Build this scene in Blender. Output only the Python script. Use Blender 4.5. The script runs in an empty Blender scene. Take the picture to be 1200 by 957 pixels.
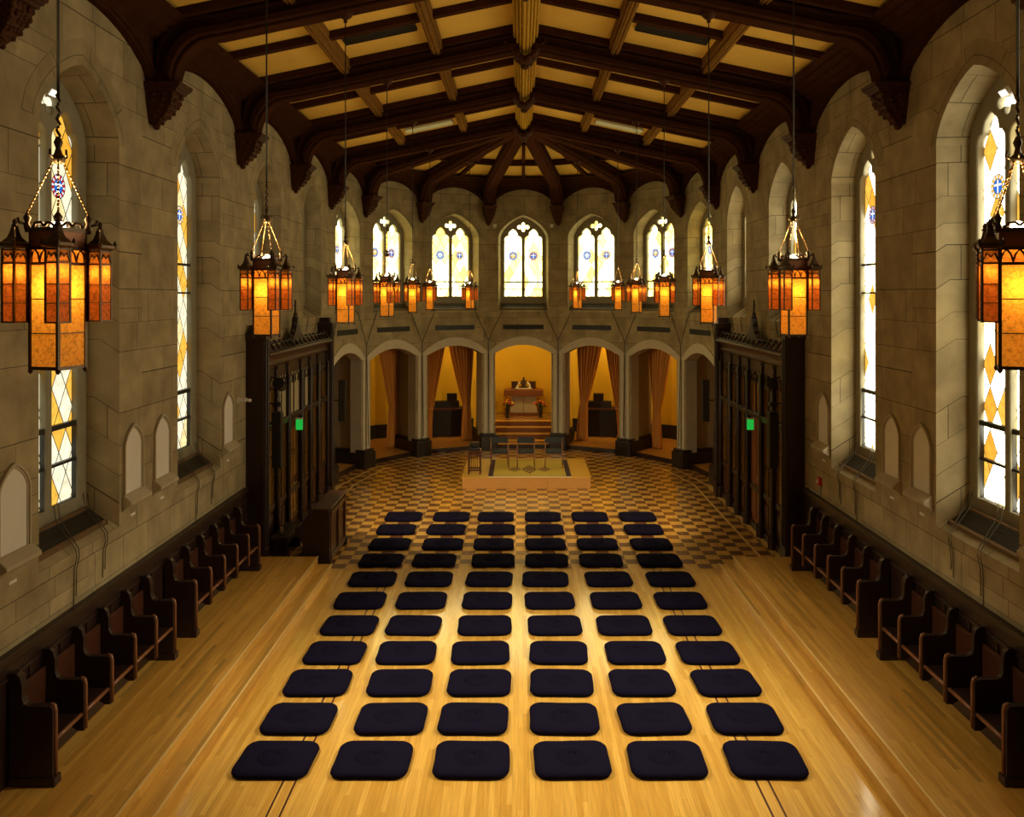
import bpy, bmesh, math, random
from mathutils import Vector, Matrix
random.seed(7)
C = bpy.context.scene.collection
pi = math.pi
rad = math.radians

# ------------------------------------------------------------------ dimensions (metres)
W = 5.14            # half width of the nave
YC = 21.61          # centre of the apse
BAY = 3.475
YW = [9.45 + BAY * k for k in range(4)]          # window centres seen in the nave
YT = [7.71 + BAY * k for k in range(5)]          # trusses
RV = 5.14                                        # apse vertex radius
HA = rad(180 / 14)
RA = RV * math.cos(HA)                           # apse facet apothem
HC = RV * math.sin(HA)                           # half chord
CAMX = -0.09
F = 960.0
def zc(r): return 9.80 - .21 * r                 # ceiling height at distance r from the ridge
def zb(r): return 9.36 - .21 * r                 # truss underside

# ------------------------------------------------------------------ mesh builder
class MB:
    def __init__(s): s.v = []; s.f = []; s.uv = []; s.M = Matrix.Identity(4); s.sm = []
    def p(s, co): s.v.append(tuple(s.M @ Vector(co))); return len(s.v) - 1
    def face(s, pts, uv=None, smooth=False):
        s.f.append([s.p(q) for q in pts]); s.uv.append(uv); s.sm.append(smooth)
    def box(s, x0, x1, y0, y1, z0, z1):
        c = [(x0,y0,z0),(x1,y0,z0),(x1,y1,z0),(x0,y1,z0),(x0,y0,z1),(x1,y0,z1),(x1,y1,z1),(x0,y1,z1)]
        i = [s.p(q) for q in c]
        for f in ((0,3,2,1),(4,5,6,7),(0,1,5,4),(1,2,6,5),(2,3,7,6),(3,0,4,7)):
            s.f.append([i[k] for k in f]); s.uv.append(None); s.sm.append(False)
    def prism(s, poly, fn0, fn1):
        """poly: list of 2-D points; fn0/fn1 map a point to each end's 3-D position"""
        a = [s.p(fn0(q)) for q in poly]; b = [s.p(fn1(q)) for q in poly]; n = len(poly)
        s.f.append(a[::-1]); s.f.append(b)
        for k in range(n): s.f.append([a[k], a[(k+1) % n], b[(k+1) % n], b[k]])
        s.uv += [None] * (n + 2); s.sm += [False] * (n + 2)
    def tube(s, pts, r, n=8, closed=False, smooth=True, r1=None):
        pts = [Vector(q) for q in pts]; m = len(pts); rings = []
        for k in range(m):
            if closed: d = pts[(k+1) % m] - pts[k-1]
            else: d = pts[min(k+1, m-1)] - pts[max(k-1, 0)]
            if d.length < 1e-9: d = Vector((0,0,1))
            d.normalize()
            a = Vector((0,0,1)) if abs(d.z) < .9 else Vector((1,0,0))
            e = d.cross(a).normalized(); g = d.cross(e)
            rr = r if r1 is None else r + (r1 - r) * k / max(1, m - 1)
            rings.append([s.p(pts[k] + (e*math.cos(2*pi*j/n) + g*math.sin(2*pi*j/n)) * rr) for j in range(n)])
        for k in range(m if closed else m - 1):
            A = rings[k]; B = rings[(k+1) % m]
            for j in range(n):
                s.f.append([A[j], A[(j+1) % n], B[(j+1) % n], B[j]]); s.uv.append(None); s.sm.append(smooth)
        if not closed:
            s.f.append(rings[0][::-1]); s.f.append(rings[-1]); s.uv += [None, None]; s.sm += [False, False]
    def lathe(s, prof, n=20, cx=0, cy=0, smooth=True, rot=0, sx=1, sy=1):
        rings = []
        for (r, z) in prof:
            rings.append([s.p((cx + sx*r*math.cos(2*pi*j/n + rot), cy + sy*r*math.sin(2*pi*j/n + rot), z)) for j in range(n)])
        for k in range(len(prof) - 1):
            for j in range(n):
                s.f.append([rings[k][j], rings[k][(j+1) % n], rings[k+1][(j+1) % n], rings[k+1][j]]); s.uv.append(None); s.sm.append(smooth)
        s.f.append(rings[0][::-1]); s.f.append(rings[-1]); s.uv += [None, None]; s.sm += [False, False]
    def ball(s, c, r, n=12, m=8, sz=1):
        prof = [(max(1e-4, r*math.sin(pi*k/m)), c[2] - sz*r*math.cos(pi*k/m)) for k in range(m + 1)]
        s.lathe(prof, n, c[0], c[1])
    def build(s, name, mat, parent=None, bevel=0, seg=2, sub=0, shade=None):
        me = bpy.data.meshes.new(name); me.from_pydata(s.v, [], s.f)
        for i, p in enumerate(me.polygons): p.use_smooth = s.sm[i] if shade is None else shade
        if any(u is not None for u in s.uv):
            l = me.uv_layers.new(name='UVMap')
            for p in me.polygons:
                u = s.uv[p.index]
                if u is None: continue
                for k, li in enumerate(p.loop_indices): l.data[li].uv = u[k]
        bm = bmesh.new(); bm.from_mesh(me)
        if all(u is None for u in s.uv): bmesh.ops.recalc_face_normals(bm, faces=bm.faces)
        bm.to_mesh(me); bm.free()
        if mat: me.materials.append(mat)
        o = bpy.data.objects.new(name, me); C.objects.link(o)
        if parent is not None: o.parent = parent
        if bevel:
            b = o.modifiers.new('bevel', 'BEVEL'); b.width = bevel; b.segments = seg; b.limit_method = 'ANGLE'; b.angle_limit = rad(40)
        if sub:
            b = o.modifiers.new('sub', 'SUBSURF'); b.levels = sub; b.render_levels = sub
        return o

def tag(o, label, cat=None, group=None, kind=None):
    o['label'] = label
    if cat: o['category'] = cat
    if group: o['group'] = group
    if kind: o['kind'] = kind
    return o
def thing(name, label, cat, loc=(0,0,0), rz=0, group=None, kind=None):
    o = bpy.data.objects.new(name, None); C.objects.link(o); o.empty_display_size = .1
    o.location = loc; o.rotation_euler = (0, 0, rz)
    return tag(o, label, cat, group, kind)
def copy_tree(o, parent=None):
    c = o.copy(); C.objects.link(c)
    if parent is not None: c.parent = parent
    for ch in list(o.children): copy_tree(ch, c)
    return c
ORD = ['first','second','third','fourth','fifth','sixth','seventh','eighth','ninth','tenth','eleventh']

# ------------------------------------------------------------------ materials
def nt(name):
    m = bpy.data.materials.new(name); m.use_nodes = True
    n = m.node_tree; n.nodes.clear()
    return m, n, n.nodes, n.links
def N(nodes, t, **k):
    x = nodes.new(t)
    for a, b in k.items():
        if a.startswith('i_'): x.inputs[a[2:].replace('_', ' ')].default_value = b
        else: setattr(x, a, b)
    return x
def math_(nodes, links, op, a, b=None, c=None):
    x = nodes.new('ShaderNodeMath'); x.operation = op
    for i, q in enumerate((a, b, c)):
        if q is None: continue
        if isinstance(q, (int, float)): x.inputs[i].default_value = q
        else: links.new(q, x.inputs[i])
    return x.outputs[0]
def mix_(nodes, links, fac, a, b, blend='MIX'):
    x = nodes.new('ShaderNodeMix'); x.data_type = 'RGBA'; x.blend_type = blend
    for s, q in ((x.inputs[0], fac), (x.inputs[6], a), (x.inputs[7], b)):
        if isinstance(q, (int, float)): s.default_value = q
        elif isinstance(q, tuple): s.default_value = (*q, 1) if len(q) == 3 else q
        else: links.new(q, s)
    return x.outputs[2]
def simple(name, col, rough=.6, var=.25, scale=6, stretch=(1,1,1), bump=0, spec=.5, metal=0, coat=0, sheen=0):
    m, n, nd, ln = nt(name)
    out = N(nd, 'ShaderNodeOutputMaterial'); b = N(nd, 'ShaderNodeBsdfPrincipled')
    ln.new(b.outputs[0], out.inputs[0])
    tc = N(nd, 'ShaderNodeTexCoord'); mp = N(nd, 'ShaderNodeMapping'); mp.inputs['Scale'].default_value = stretch
    ln.new(tc.outputs['Object'], mp.inputs[0])
    no = N(nd, 'ShaderNodeTexNoise', i_Scale=scale, i_Detail=5.0); ln.new(mp.outputs[0], no.inputs['Vector'])
    dark = tuple(c * (1 - var) for c in col); light = tuple(min(1, c * (1 + var)) for c in col)
    ln.new(mix_(nd, ln, no.outputs[0], dark, light), b.inputs['Base Color'])
    b.inputs['Roughness'].default_value = rough; b.inputs['Specular IOR Level'].default_value = spec
    b.inputs['Metallic'].default_value = metal; b.inputs['Coat Weight'].default_value = coat
    b.inputs['Sheen Weight'].default_value = sheen
    if bump:
        bp = N(nd, 'ShaderNodeBump', i_Strength=bump, i_Distance=.02); ln.new(no.outputs[0], bp.inputs['Height']); ln.new(bp.outputs[0], b.inputs['Normal'])
    return m
def stone_mat(name, c1, c2, mortar, bw=.98, rh=.44):
    m, n, nd, ln = nt(name)
    out = N(nd, 'ShaderNodeOutputMaterial'); b = N(nd, 'ShaderNodeBsdfPrincipled'); ln.new(b.outputs[0], out.inputs[0])
    uv = N(nd, 'ShaderNodeUVMap'); sp = N(nd, 'ShaderNodeSeparateXYZ'); ln.new(uv.outputs[0], sp.inputs[0])
    v = math_(nd, ln, 'ADD', sp.outputs[1], math_(nd, ln, 'MULTIPLY', math_(nd, ln, 'SINE', math_(nd, ln, 'MULTIPLY', sp.outputs[1], 4.1)), .13))
    cb = N(nd, 'ShaderNodeCombineXYZ'); ln.new(sp.outputs[0], cb.inputs[0]); ln.new(v, cb.inputs[1])
    def br(bw, rh, off, sq, sf):
        x = N(nd, 'ShaderNodeTexBrick', offset=off, offset_frequency=2, squash=sq, squash_frequency=sf)
        x.inputs['Scale'].default_value = 1; x.inputs['Mortar Size'].default_value = .005; x.inputs['Mortar Smooth'].default_value = .3
        x.inputs['Brick Width'].default_value = bw; x.inputs['Row Height'].default_value = rh
        x.inputs['Color1'].default_value = (*c1, 1); x.inputs['Color2'].default_value = (*c2, 1); x.inputs['Mortar'].default_value = (*mortar, 1)
        ln.new(cb.outputs[0], x.inputs[0]); return x
    A = br(bw, rh, .37, .62, 3); B = br(bw * .61, rh * .5, .43, 1.5, 2)
    # some big blocks split into smaller ones, irregular ashlar
    cell = N(nd, 'ShaderNodeCombineXYZ')
    ln.new(math_(nd, ln, 'FLOOR', math_(nd, ln, 'DIVIDE', sp.outputs[0], bw * 1.22)), cell.inputs[0]); ln.new(math_(nd, ln, 'FLOOR', math_(nd, ln, 'DIVIDE', v, rh)), cell.inputs[1])
    wn = N(nd, 'ShaderNodeTexWhiteNoise', noise_dimensions='2D'); ln.new(cell.outputs[0], wn.inputs[0])
    sel = math_(nd, ln, 'GREATER_THAN', wn.outputs[0], .66)
    col = mix_(nd, ln, sel, A.outputs[0], B.outputs[0]); mort = mix_(nd, ln, sel, A.outputs[1], B.outputs[1])
    no = N(nd, 'ShaderNodeTexNoise', i_Scale=3.0, i_Detail=7.0); tc = N(nd, 'ShaderNodeTexCoord'); ln.new(tc.outputs['Object'], no.inputs['Vector'])
    no2 = N(nd, 'ShaderNodeTexNoise', i_Scale=28.0, i_Detail=4.0); ln.new(tc.outputs['Object'], no2.inputs['Vector'])
    rp = N(nd, 'ShaderNodeMapRange'); rp.inputs[1].default_value = .3; rp.inputs[2].default_value = .7; rp.inputs[3].default_value = .74; rp.inputs[4].default_value = 1.2
    ln.new(no.outputs[0], rp.inputs[0])
    col = mix_(nd, ln, 1.0, col, rp.outputs[0], 'MULTIPLY')
    ln.new(col, b.inputs['Base Color']); b.inputs['Roughness'].default_value = .8; b.inputs['Specular IOR Level'].default_value = .25
    h = math_(nd, ln, 'ADD', math_(nd, ln, 'MULTIPLY', mort, -1.0), math_(nd, ln, 'MULTIPLY', no2.outputs[0], .35))
    bp = N(nd, 'ShaderNodeBump', i_Strength=.5, i_Distance=.012); ln.new(h, bp.inputs['Height']); ln.new(bp.outputs[0], b.inputs['Normal'])
    return m
def plank_mat(name, c1, c2, strips=False, dark=0.0, rough=.24):
    m, n, nd, ln = nt(name)
    out = N(nd, 'ShaderNodeOutputMaterial'); b = N(nd, 'ShaderNodeBsdfPrincipled'); ln.new(b.outputs[0], out.inputs[0])
    g = N(nd, 'ShaderNodeNewGeometry'); sp = N(nd, 'ShaderNodeSeparateXYZ'); ln.new(g.outputs['Position'], sp.inputs[0])
    row = math_(nd, ln, 'FLOOR', math_(nd, ln, 'DIVIDE', sp.outputs[0], .058))
    wr = N(nd, 'ShaderNodeTexWhiteNoise', noise_dimensions='1D'); ln.new(row, wr.inputs['W'])
    yy = math_(nd, ln, 'ADD', math_(nd, ln, 'DIVIDE', sp.outputs[1], 1.5), math_(nd, ln, 'MULTIPLY', wr.outputs[0], 9.0))
    cell = N(nd, 'ShaderNodeCombineXYZ'); ln.new(row, cell.inputs[0]); ln.new(math_(nd, ln, 'FLOOR', yy), cell.inputs[1])
    wn = N(nd, 'ShaderNodeTexWhiteNoise', noise_dimensions='2D'); ln.new(cell.outputs[0], wn.inputs[0])
    mp = N(nd, 'ShaderNodeMapping'); mp.inputs['Scale'].default_value = (60, 2.2, 10); ln.new(g.outputs['Position'], mp.inputs[0])
    no = N(nd, 'ShaderNodeTexNoise', i_Scale=1.0, i_Detail=4.0); ln.new(mp.outputs[0], no.inputs['Vector'])
    col = mix_(nd, ln, wn.outputs[0], c1, c2)
    if dark:
        dk = math_(nd, ln, 'MULTIPLY', math_(nd, ln, 'GREATER_THAN', wn.outputs[0], 1 - dark), .55)
        col = mix_(nd, ln, dk, col, tuple(c * .3 for c in c2))
    mr = N(nd, 'ShaderNodeMapRange'); mr.inputs[1].default_value = .3; mr.inputs[2].default_value = .7; mr.inputs[3].default_value = .82; mr.inputs[4].default_value = 1.12
    ln.new(no.outputs[0], mr.inputs[0]); col = mix_(nd, ln, 1.0, col, mr.outputs[0], 'MULTIPLY')
    fx = math_(nd, ln, 'FRACT', math_(nd, ln, 'DIVIDE', sp.outputs[0], .058)); fy = math_(nd, ln, 'FRACT', yy)
    gap = math_(nd, ln, 'MAXIMUM', math_(nd, ln, 'LESS_THAN', fx, .035), math_(nd, ln, 'LESS_THAN', fy, .002))
    col = mix_(nd, ln, math_(nd, ln, 'MULTIPLY', gap, .45), col, (.12, .05, .012))
    if strips:
        ax = math_(nd, ln, 'ABSOLUTE', math_(nd, ln, 'ADD', sp.outputs[0], .035))
        s1 = math_(nd, ln, 'LESS_THAN', math_(nd, ln, 'ABSOLUTE', math_(nd, ln, 'SUBTRACT', ax, 2.37)), .011)
        s2 = math_(nd, ln, 'LESS_THAN', math_(nd, ln, 'ABSOLUTE', math_(nd, ln, 'SUBTRACT', ax, 2.497)), .011)
        col = mix_(nd, ln, math_(nd, ln, 'MAXIMUM', s1, s2), col, (.06, .015, .008))
    ln.new(col, b.inputs['Base Color']); b.inputs['Roughness'].default_value = rough + .15; b.inputs['Specular IOR Level'].default_value = .4
    b.inputs['Coat Weight'].default_value = 1.0 if strips else .5; b.inputs['Coat Roughness'].default_value = .13 if strips else .28
    return m
def checker_mat(name):
    m, n, nd, ln = nt(name)
    out = N(nd, 'ShaderNodeOutputMaterial'); b = N(nd, 'ShaderNodeBsdfPrincipled'); ln.new(b.outputs[0], out.inputs[0])
    g = N(nd, 'ShaderNodeNewGeometry'); sp = N(nd, 'ShaderNodeSeparateXYZ'); ln.new(g.outputs['Position'], sp.inputs[0])
    a = math_(nd, ln, 'FLOOR', math_(nd, ln, 'DIVIDE', math_(nd, ln, 'ADD', sp.outputs[0], .19 + 26), .26))
    c = math_(nd, ln, 'FLOOR', math_(nd, ln, 'DIVIDE', math_(nd, ln, 'SUBTRACT', sp.outputs[1], 15.0), .26))
    par = math_(nd, ln, 'MODULO', math_(nd, ln, 'ADD', a, c), 2)
    cell = N(nd, 'ShaderNodeCombineXYZ'); ln.new(a, cell.inputs[0]); ln.new(c, cell.inputs[1])
    wn = N(nd, 'ShaderNodeTexWhiteNoise', noise_dimensions='2D'); ln.new(cell.outputs[0], wn.inputs[0])
    st = N(nd, 'ShaderNodeTexWhiteNoise', noise_dimensions='2D'); c2 = N(nd, 'ShaderNodeCombineXYZ')
    ln.new(math_(nd, ln, 'FLOOR', math_(nd, ln, 'DIVIDE', sp.outputs[0], .052)), c2.inputs[0]); ln.new(c, c2.inputs[1]); ln.new(c2.outputs[0], st.inputs[0])
    t = math_(nd, ln, 'ADD', math_(nd, ln, 'MULTIPLY', wn.outputs[0], .5), math_(nd, ln, 'MULTIPLY', st.outputs[0], .5))
    L = mix_(nd, ln, t, (.58, .31, .05), (.74, .43, .09)); D = mix_(nd, ln, t, (.10, .034, .012), (.20, .078, .028))
    ln.new(mix_(nd, ln, math_(nd, ln, 'GREATER_THAN', par, .5), L, D), b.inputs['Base Color'])
    b.inputs['Roughness'].default_value = .4; b.inputs['Specular IOR Level'].default_value = .4; b.inputs['Coat Weight'].default_value = 1.0; b.inputs['Coat Roughness'].default_value = .12
    return m
def glass_mat(name, strength, ring, core, pale=False, ys=1.0):
    """leaded diamond quarries, a round medallion; daylight behind"""
    m, n, nd, ln = nt(name)
    out = N(nd, 'ShaderNodeOutputMaterial'); em = N(nd, 'ShaderNodeEmission'); ln.new(em.outputs[0], out.inputs[0])
    uv = N(nd, 'ShaderNodeUVMap'); sp = N(nd, 'ShaderNodeSeparateXYZ'); ln.new(uv.outputs[0], sp.inputs[0])
    u = math_(nd, ln, 'DIVIDE', sp.outputs[0], .295); v = math_(nd, ln, 'DIVIDE', sp.outputs[1], .52)
    p = math_(nd, ln, 'ADD', u, v); q = math_(nd, ln, 'SUBTRACT', u, v)
    cell = N(nd, 'ShaderNodeCombineXYZ'); ln.new(math_(nd, ln, 'FLOOR', p), cell.inputs[0]); ln.new(math_(nd, ln, 'FLOOR', q), cell.inputs[1])
    oi = N(nd, 'ShaderNodeObjectInfo'); ln.new(math_(nd, ln, 'MULTIPLY', oi.outputs['Random'], 37.0), cell.inputs[2])
    wn = N(nd, 'ShaderNodeTexWhiteNoise', noise_dimensions='3D'); ln.new(cell.outputs[0], wn.inputs[0])
    rp = N(nd, 'ShaderNodeValToRGB'); rp.color_ramp.interpolation = 'CONSTANT'
    els = [(0, (1, .91, .64)), (.42, (1, .80, .38)), (.58, (1*ys, .52*ys, .065*ys)), (.76, (1, .90, .60)), (.92, (.90*ys, .42*ys, .04*ys))]
    if pale: els = [(0, (1, .92, .50)), (.40, (1, .86, .30)), (.62, (1, .74, .13)), (.78, (1, .92, .46)), (.93, (.9, .52, .08))]
    rp.color_ramp.elements[0].color = (*els[0][1], 1); rp.color_ramp.elements[1].position = els[1][0]; rp.color_ramp.elements[1].color = (*els[1][1], 1)
    for x, c in els[2:]:
        e = rp.color_ramp.elements.new(x); e.color = (*c, 1)
    ln.new(wn.outputs[0], rp.inputs[0])
    no = N(nd, 'ShaderNodeTexNoise', i_Scale=9.0, i_Detail=3.0); ln.new(uv.outputs[0], no.inputs['Vector'])
    mr = N(nd, 'ShaderNodeMapRange'); mr.inputs[1].default_value = .3; mr.inputs[2].default_value = .7; mr.inputs[3].default_value = .75; mr.inputs[4].default_value = 1.15
    ln.new(no.outputs[0], mr.inputs[0])
    col = mix_(nd, ln, 1.0, rp.outputs[0], mr.outputs[0], 'MULTIPLY')
    # medallion
    du = sp.outputs[0]; dv = math_(nd, ln, 'SUBTRACT', sp.outputs[1], 6.30)
    r = math_(nd, ln, 'SQRT', math_(nd, ln, 'ADD', math_(nd, ln, 'MULTIPLY', du, du), math_(nd, ln, 'MULTIPLY', dv, dv)))
    ang = math_(nd, ln, 'FRACT', math_(nd, ln, 'MULTIPLY', math_(nd, ln, 'ARCTAN2', dv, du), 12 / (2 * pi)))
    lead = math_(nd, ln, 'MAXIMUM', math_(nd, ln, 'LESS_THAN', math_(nd, ln, 'FRACT', p), .055), math_(nd, ln, 'LESS_THAN', math_(nd, ln, 'FRACT', q), .055))
    k = min(1, 1.15/strength); sc_ = lambda c: tuple(v*k for v in c)
    ringc = mix_(nd, ln, math_(nd, ln, 'LESS_THAN', ang, .62), sc_((.75, .85, 1.0)), sc_(ring))
    inr = math_(nd, ln, 'LESS_THAN', r, .088)
    crossm = math_(nd, ln, 'LESS_THAN', math_(nd, ln, 'MINIMUM', math_(nd, ln, 'ABSOLUTE', du), math_(nd, ln, 'ABSOLUTE', math_(nd, ln, 'SUBTRACT', dv, .02))), .014)
    corec = mix_(nd, ln, crossm, sc_(core), sc_((1, .95, .8)))
    med = mix_(nd, ln, inr, ringc, corec)
    edge = math_(nd, ln, 'MAXIMUM', math_(nd, ln, 'LESS_THAN', math_(nd, ln, 'ABSOLUTE', math_(nd, ln, 'SUBTRACT', r, .145)), .007),
                 math_(nd, ln, 'LESS_THAN', math_(nd, ln, 'ABSOLUTE', math_(nd, ln, 'SUBTRACT', r, .088)), .006))
    inm = math_(nd, ln, 'LESS_THAN', r, .15)
    col = mix_(nd, ln, inm, col, med)
    dark = mix_(nd, ln, inm, lead, edge)
    col = mix_(nd, ln, dark, col, (.02, .016, .008))
    ln.new(col, em.inputs['Color']); em.inputs['Strength'].default_value = strength
    return m
def emit(name, col, s):
    m, n, nd, ln = nt(name)
    out = N(nd, 'ShaderNodeOutputMaterial'); em = N(nd, 'ShaderNodeEmission'); ln.new(em.outputs[0], out.inputs[0])
    em.inputs[0].default_value = (*col, 1); em.inputs[1].default_value = s
    return m
def mica_mat(name, col, glow):
    m, n, nd, ln = nt(name)
    out = N(nd, 'ShaderNodeOutputMaterial'); tr = N(nd, 'ShaderNodeBsdfTranslucent'); em = N(nd, 'ShaderNodeEmission')
    gl = N(nd, 'ShaderNodeBsdfPrincipled'); ad = N(nd, 'ShaderNodeAddShader'); mx = N(nd, 'ShaderNodeMixShader')
    tc = N(nd, 'ShaderNodeTexCoord')
    no = N(nd, 'ShaderNodeTexNoise', i_Scale=55.0, i_Detail=7.0, i_Distortion=.8); ln.new(tc.outputs['Object'], no.inputs['Vector'])
    mr = N(nd, 'ShaderNodeMapRange'); mr.inputs[1].default_value = .32; mr.inputs[2].default_value = .7; mr.inputs[3].default_value = .55; mr.inputs[4].default_value = 1.15
    ln.new(no.outputs[0], mr.inputs[0])
    c = mix_(nd, ln, 1.0, (*col, 1), mr.outputs[0], 'MULTIPLY')
    ln.new(c, tr.inputs[0]); ln.new(c, em.inputs[0]); em.inputs[1].default_value = glow
    ln.new(c, gl.inputs['Base Color']); gl.inputs['Roughness'].default_value = .4
    mx.inputs[0].default_value = .15; ln.new(tr.outputs[0], mx.inputs[1]); ln.new(gl.outputs[0], mx.inputs[2])
    ln.new(mx.outputs[0], ad.inputs[0]); ln.new(em.outputs[0], ad.inputs[1]); ln.new(ad.outputs[0], out.inputs[0])
    return m

M = {}
M['stone'] = stone_mat('ashlar_stone', (.30, .24, .135), (.375, .305, .175), (.085, .066, .038), 1.12, .52)
M['stone_plain'] = simple('dressed_stone', (.42, .36, .25), .8, .18, 4, bump=.15, spec=.25)
M['stone_frame'] = simple('window_stone', (.26, .235, .16), .6, .2, 6, spec=.35)
M['limestone'] = simple('pale_limestone', (.52, .46, .34), .8, .12, 4, spec=.2)
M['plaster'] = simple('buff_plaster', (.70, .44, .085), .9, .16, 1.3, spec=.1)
M['pier'] = simple('pier_plaster', (.36, .31, .24), .9, .14, 2.0, spec=.1)
M['yellow'] = simple('yellow_plaster', (.76, .49, .04), .9, .06, 1.5, spec=.1)
M['timber'] = simple('dark_timber', (.048, .018, .008), .5, .4, 5, (1, 1, 1), .1, spec=0)
M['timber_uplit'] = simple('uplit_purlin_timber', (.20, .10, .024), .55, .35, 5, (6, .8, 6), .1, spec=0)  # purlin timber, lantern uplight put into a lighter golden tone
M['ridge_uplit'] = simple('uplit_ridge_timber', (.46, .27, .04), .6, .3, 6, (6, .8, 6), .1, spec=0)  # ridge timber with the gold of the uplight put into its colour
M['boss'] = simple('carved_timber', (.062, .022, .009), .55, .4, 14, bump=.3, spec=.08)
M['oak_dark'] = simple('dark_oak', (.023, .0085, .0055), .42, .35, 4, (4, 4, .6), .08)
M['oak_highlight'] = simple('oak_edge_highlight', (.20, .075, .03), .35, .3, 5)  # highlight along dark oak edges, put in as a lighter colour
M['oak_red'] = simple('red_oak', (.062, .020, .010), .35, .3, 4, (4, 4, .6))
M['floor'] = plank_mat('oak_strip_floor', (.56, .29, .042), (.72, .42, .085), strips=True, rough=.25)
M['floor_side'] = plank_mat('oak_side_floor', (.47, .235, .034), (.63, .345, .065), dark=.05, rough=.30)
M['checker'] = checker_mat('checker_parquet')
M['inlay'] = simple('pale_inlay', (.68, .46, .17), .3, .1, 8)
M['floor_amb'] = simple('honey_floor', (.50, .26, .06), .35, .15, 6)
M['black'] = simple('black_metal', (.012, .011, .010), .5, .2, 8)
M['blackbase'] = simple('black_plinth', (.018, .012, .010), .35, .3, 8)
M['navy'] = simple('navy_cotton', (.0056, .0043, .0160), .95, .3, 30, bump=.2, spec=.06)
M['bronze'] = simple('lantern_bronze', (.10, .065, .038), .32, .3, 20, metal=.8)
M['copper'] = simple('copper_band', (.28, .12, .06), .4, .3, 14, metal=.6)
M['brass'] = simple('brass_chain', (.38, .21, .08), .4, .2, 30, metal=.9)
M['mica'] = mica_mat('amber_mica', (1.0, .43, .035), .20)
M['mica_red'] = mica_mat('red_amber_mica', (1.0, .33, .03), .10)
M['bulb'] = emit('lamp_bulb', (1, .80, .45), 30)
M['flood'] = emit('flood_face', (1, .93, .78), 1.6)
M['white'] = simple('white_plastic', (.75, .73, .68), .5, .05, 5)
M['niche'] = simple('pale_niche_board', (.70, .67, .61), .8, .05, 3)
M['red'] = simple('red_plastic', (.5, .02, .015), .4, .1, 5)
M['green'] = emit('green_sign', (.02, .55, .06), .75)
M['curtain'] = simple('rust_curtain', (.72, .33, .075), .85, .12, 4, (3, 3, .4), spec=.1)
M['dais'] = simple('honey_oak_dais', (.64, .37, .06), .3, .15, 5, (1, 8, 8))
M['dais_side'] = simple('dais_riser_oak', (.46, .22, .06), .35, .15, 5, (1, 8, 8))
M['cherry'] = simple('cherry_wood', (.20, .065, .022), .35, .25, 4, (1, 6, 6))
M['slab_stone'] = simple('altar_stone', (.46, .40, .28), .8, .2, 5)
M['chair_wood'] = simple('chair_wood', (.20, .085, .03), .4, .25, 8)
M['chair_black'] = simple('chair_cushion', (.014, .016, .018), .8, .25, 14)
M['cloth'] = simple('white_cloth', (.85, .83, .78), .9, .05, 10)
M['statue'] = simple('dark_bronze_statue', (.075, .035, .016), .4, .4, 20, metal=.4)
M['flower_red'] = simple('red_petals', (.55, .02, .02), .7, .2, 20)
M['flower_yellow'] = simple('yellow_petals', (.85, .50, .03), .7, .2, 20)
M['leaf'] = simple('stem_green', (.08, .12, .03), .6, .3, 20)
M['cream_glass'] = simple('cream_leaded_glass', (.55, .48, .30), .25, .12, 9)
M['amber_glass'] = simple('amber_leaded_glass', (.20, .095, .016), .16, .7, 5, (3, 3, .5), bump=.25, spec=.9, coat=1)
M['grille'] = simple('grille_iron', (.02, .014, .009), .5, .2, 10)
M['grille_frame'] = simple('grille_bronze', (.14, .08, .035), .5, .2, 10)
M['rope'] = simple('cord_rope', (.07, .055, .035), .8, .2, 30)
M['door_red'] = simple('cherry_door', (.22, .07, .03), .35, .2, 4, (4, 4, .6))
M['vent_pale'] = simple('pale_vent', (.50, .52, .38), .6, .1, 5)
BLUE = (.03, .16, .65); RED = (.45, .02, .03); GOLD = (.9, .5, .06)
G = {}
for side, s in (('left', 1.2), ('apse', 5.5), ('right', 9.0)):
    G[side] = [glass_mat(f'leaded_glass_{side}_{i}', s, r, c, side == 'apse', .14 if side == 'right' else 1.0) for i, (r, c) in enumerate(((BLUE, GOLD), (RED, BLUE), (BLUE, (.6, .75, .95)), (GOLD, BLUE)))]

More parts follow.
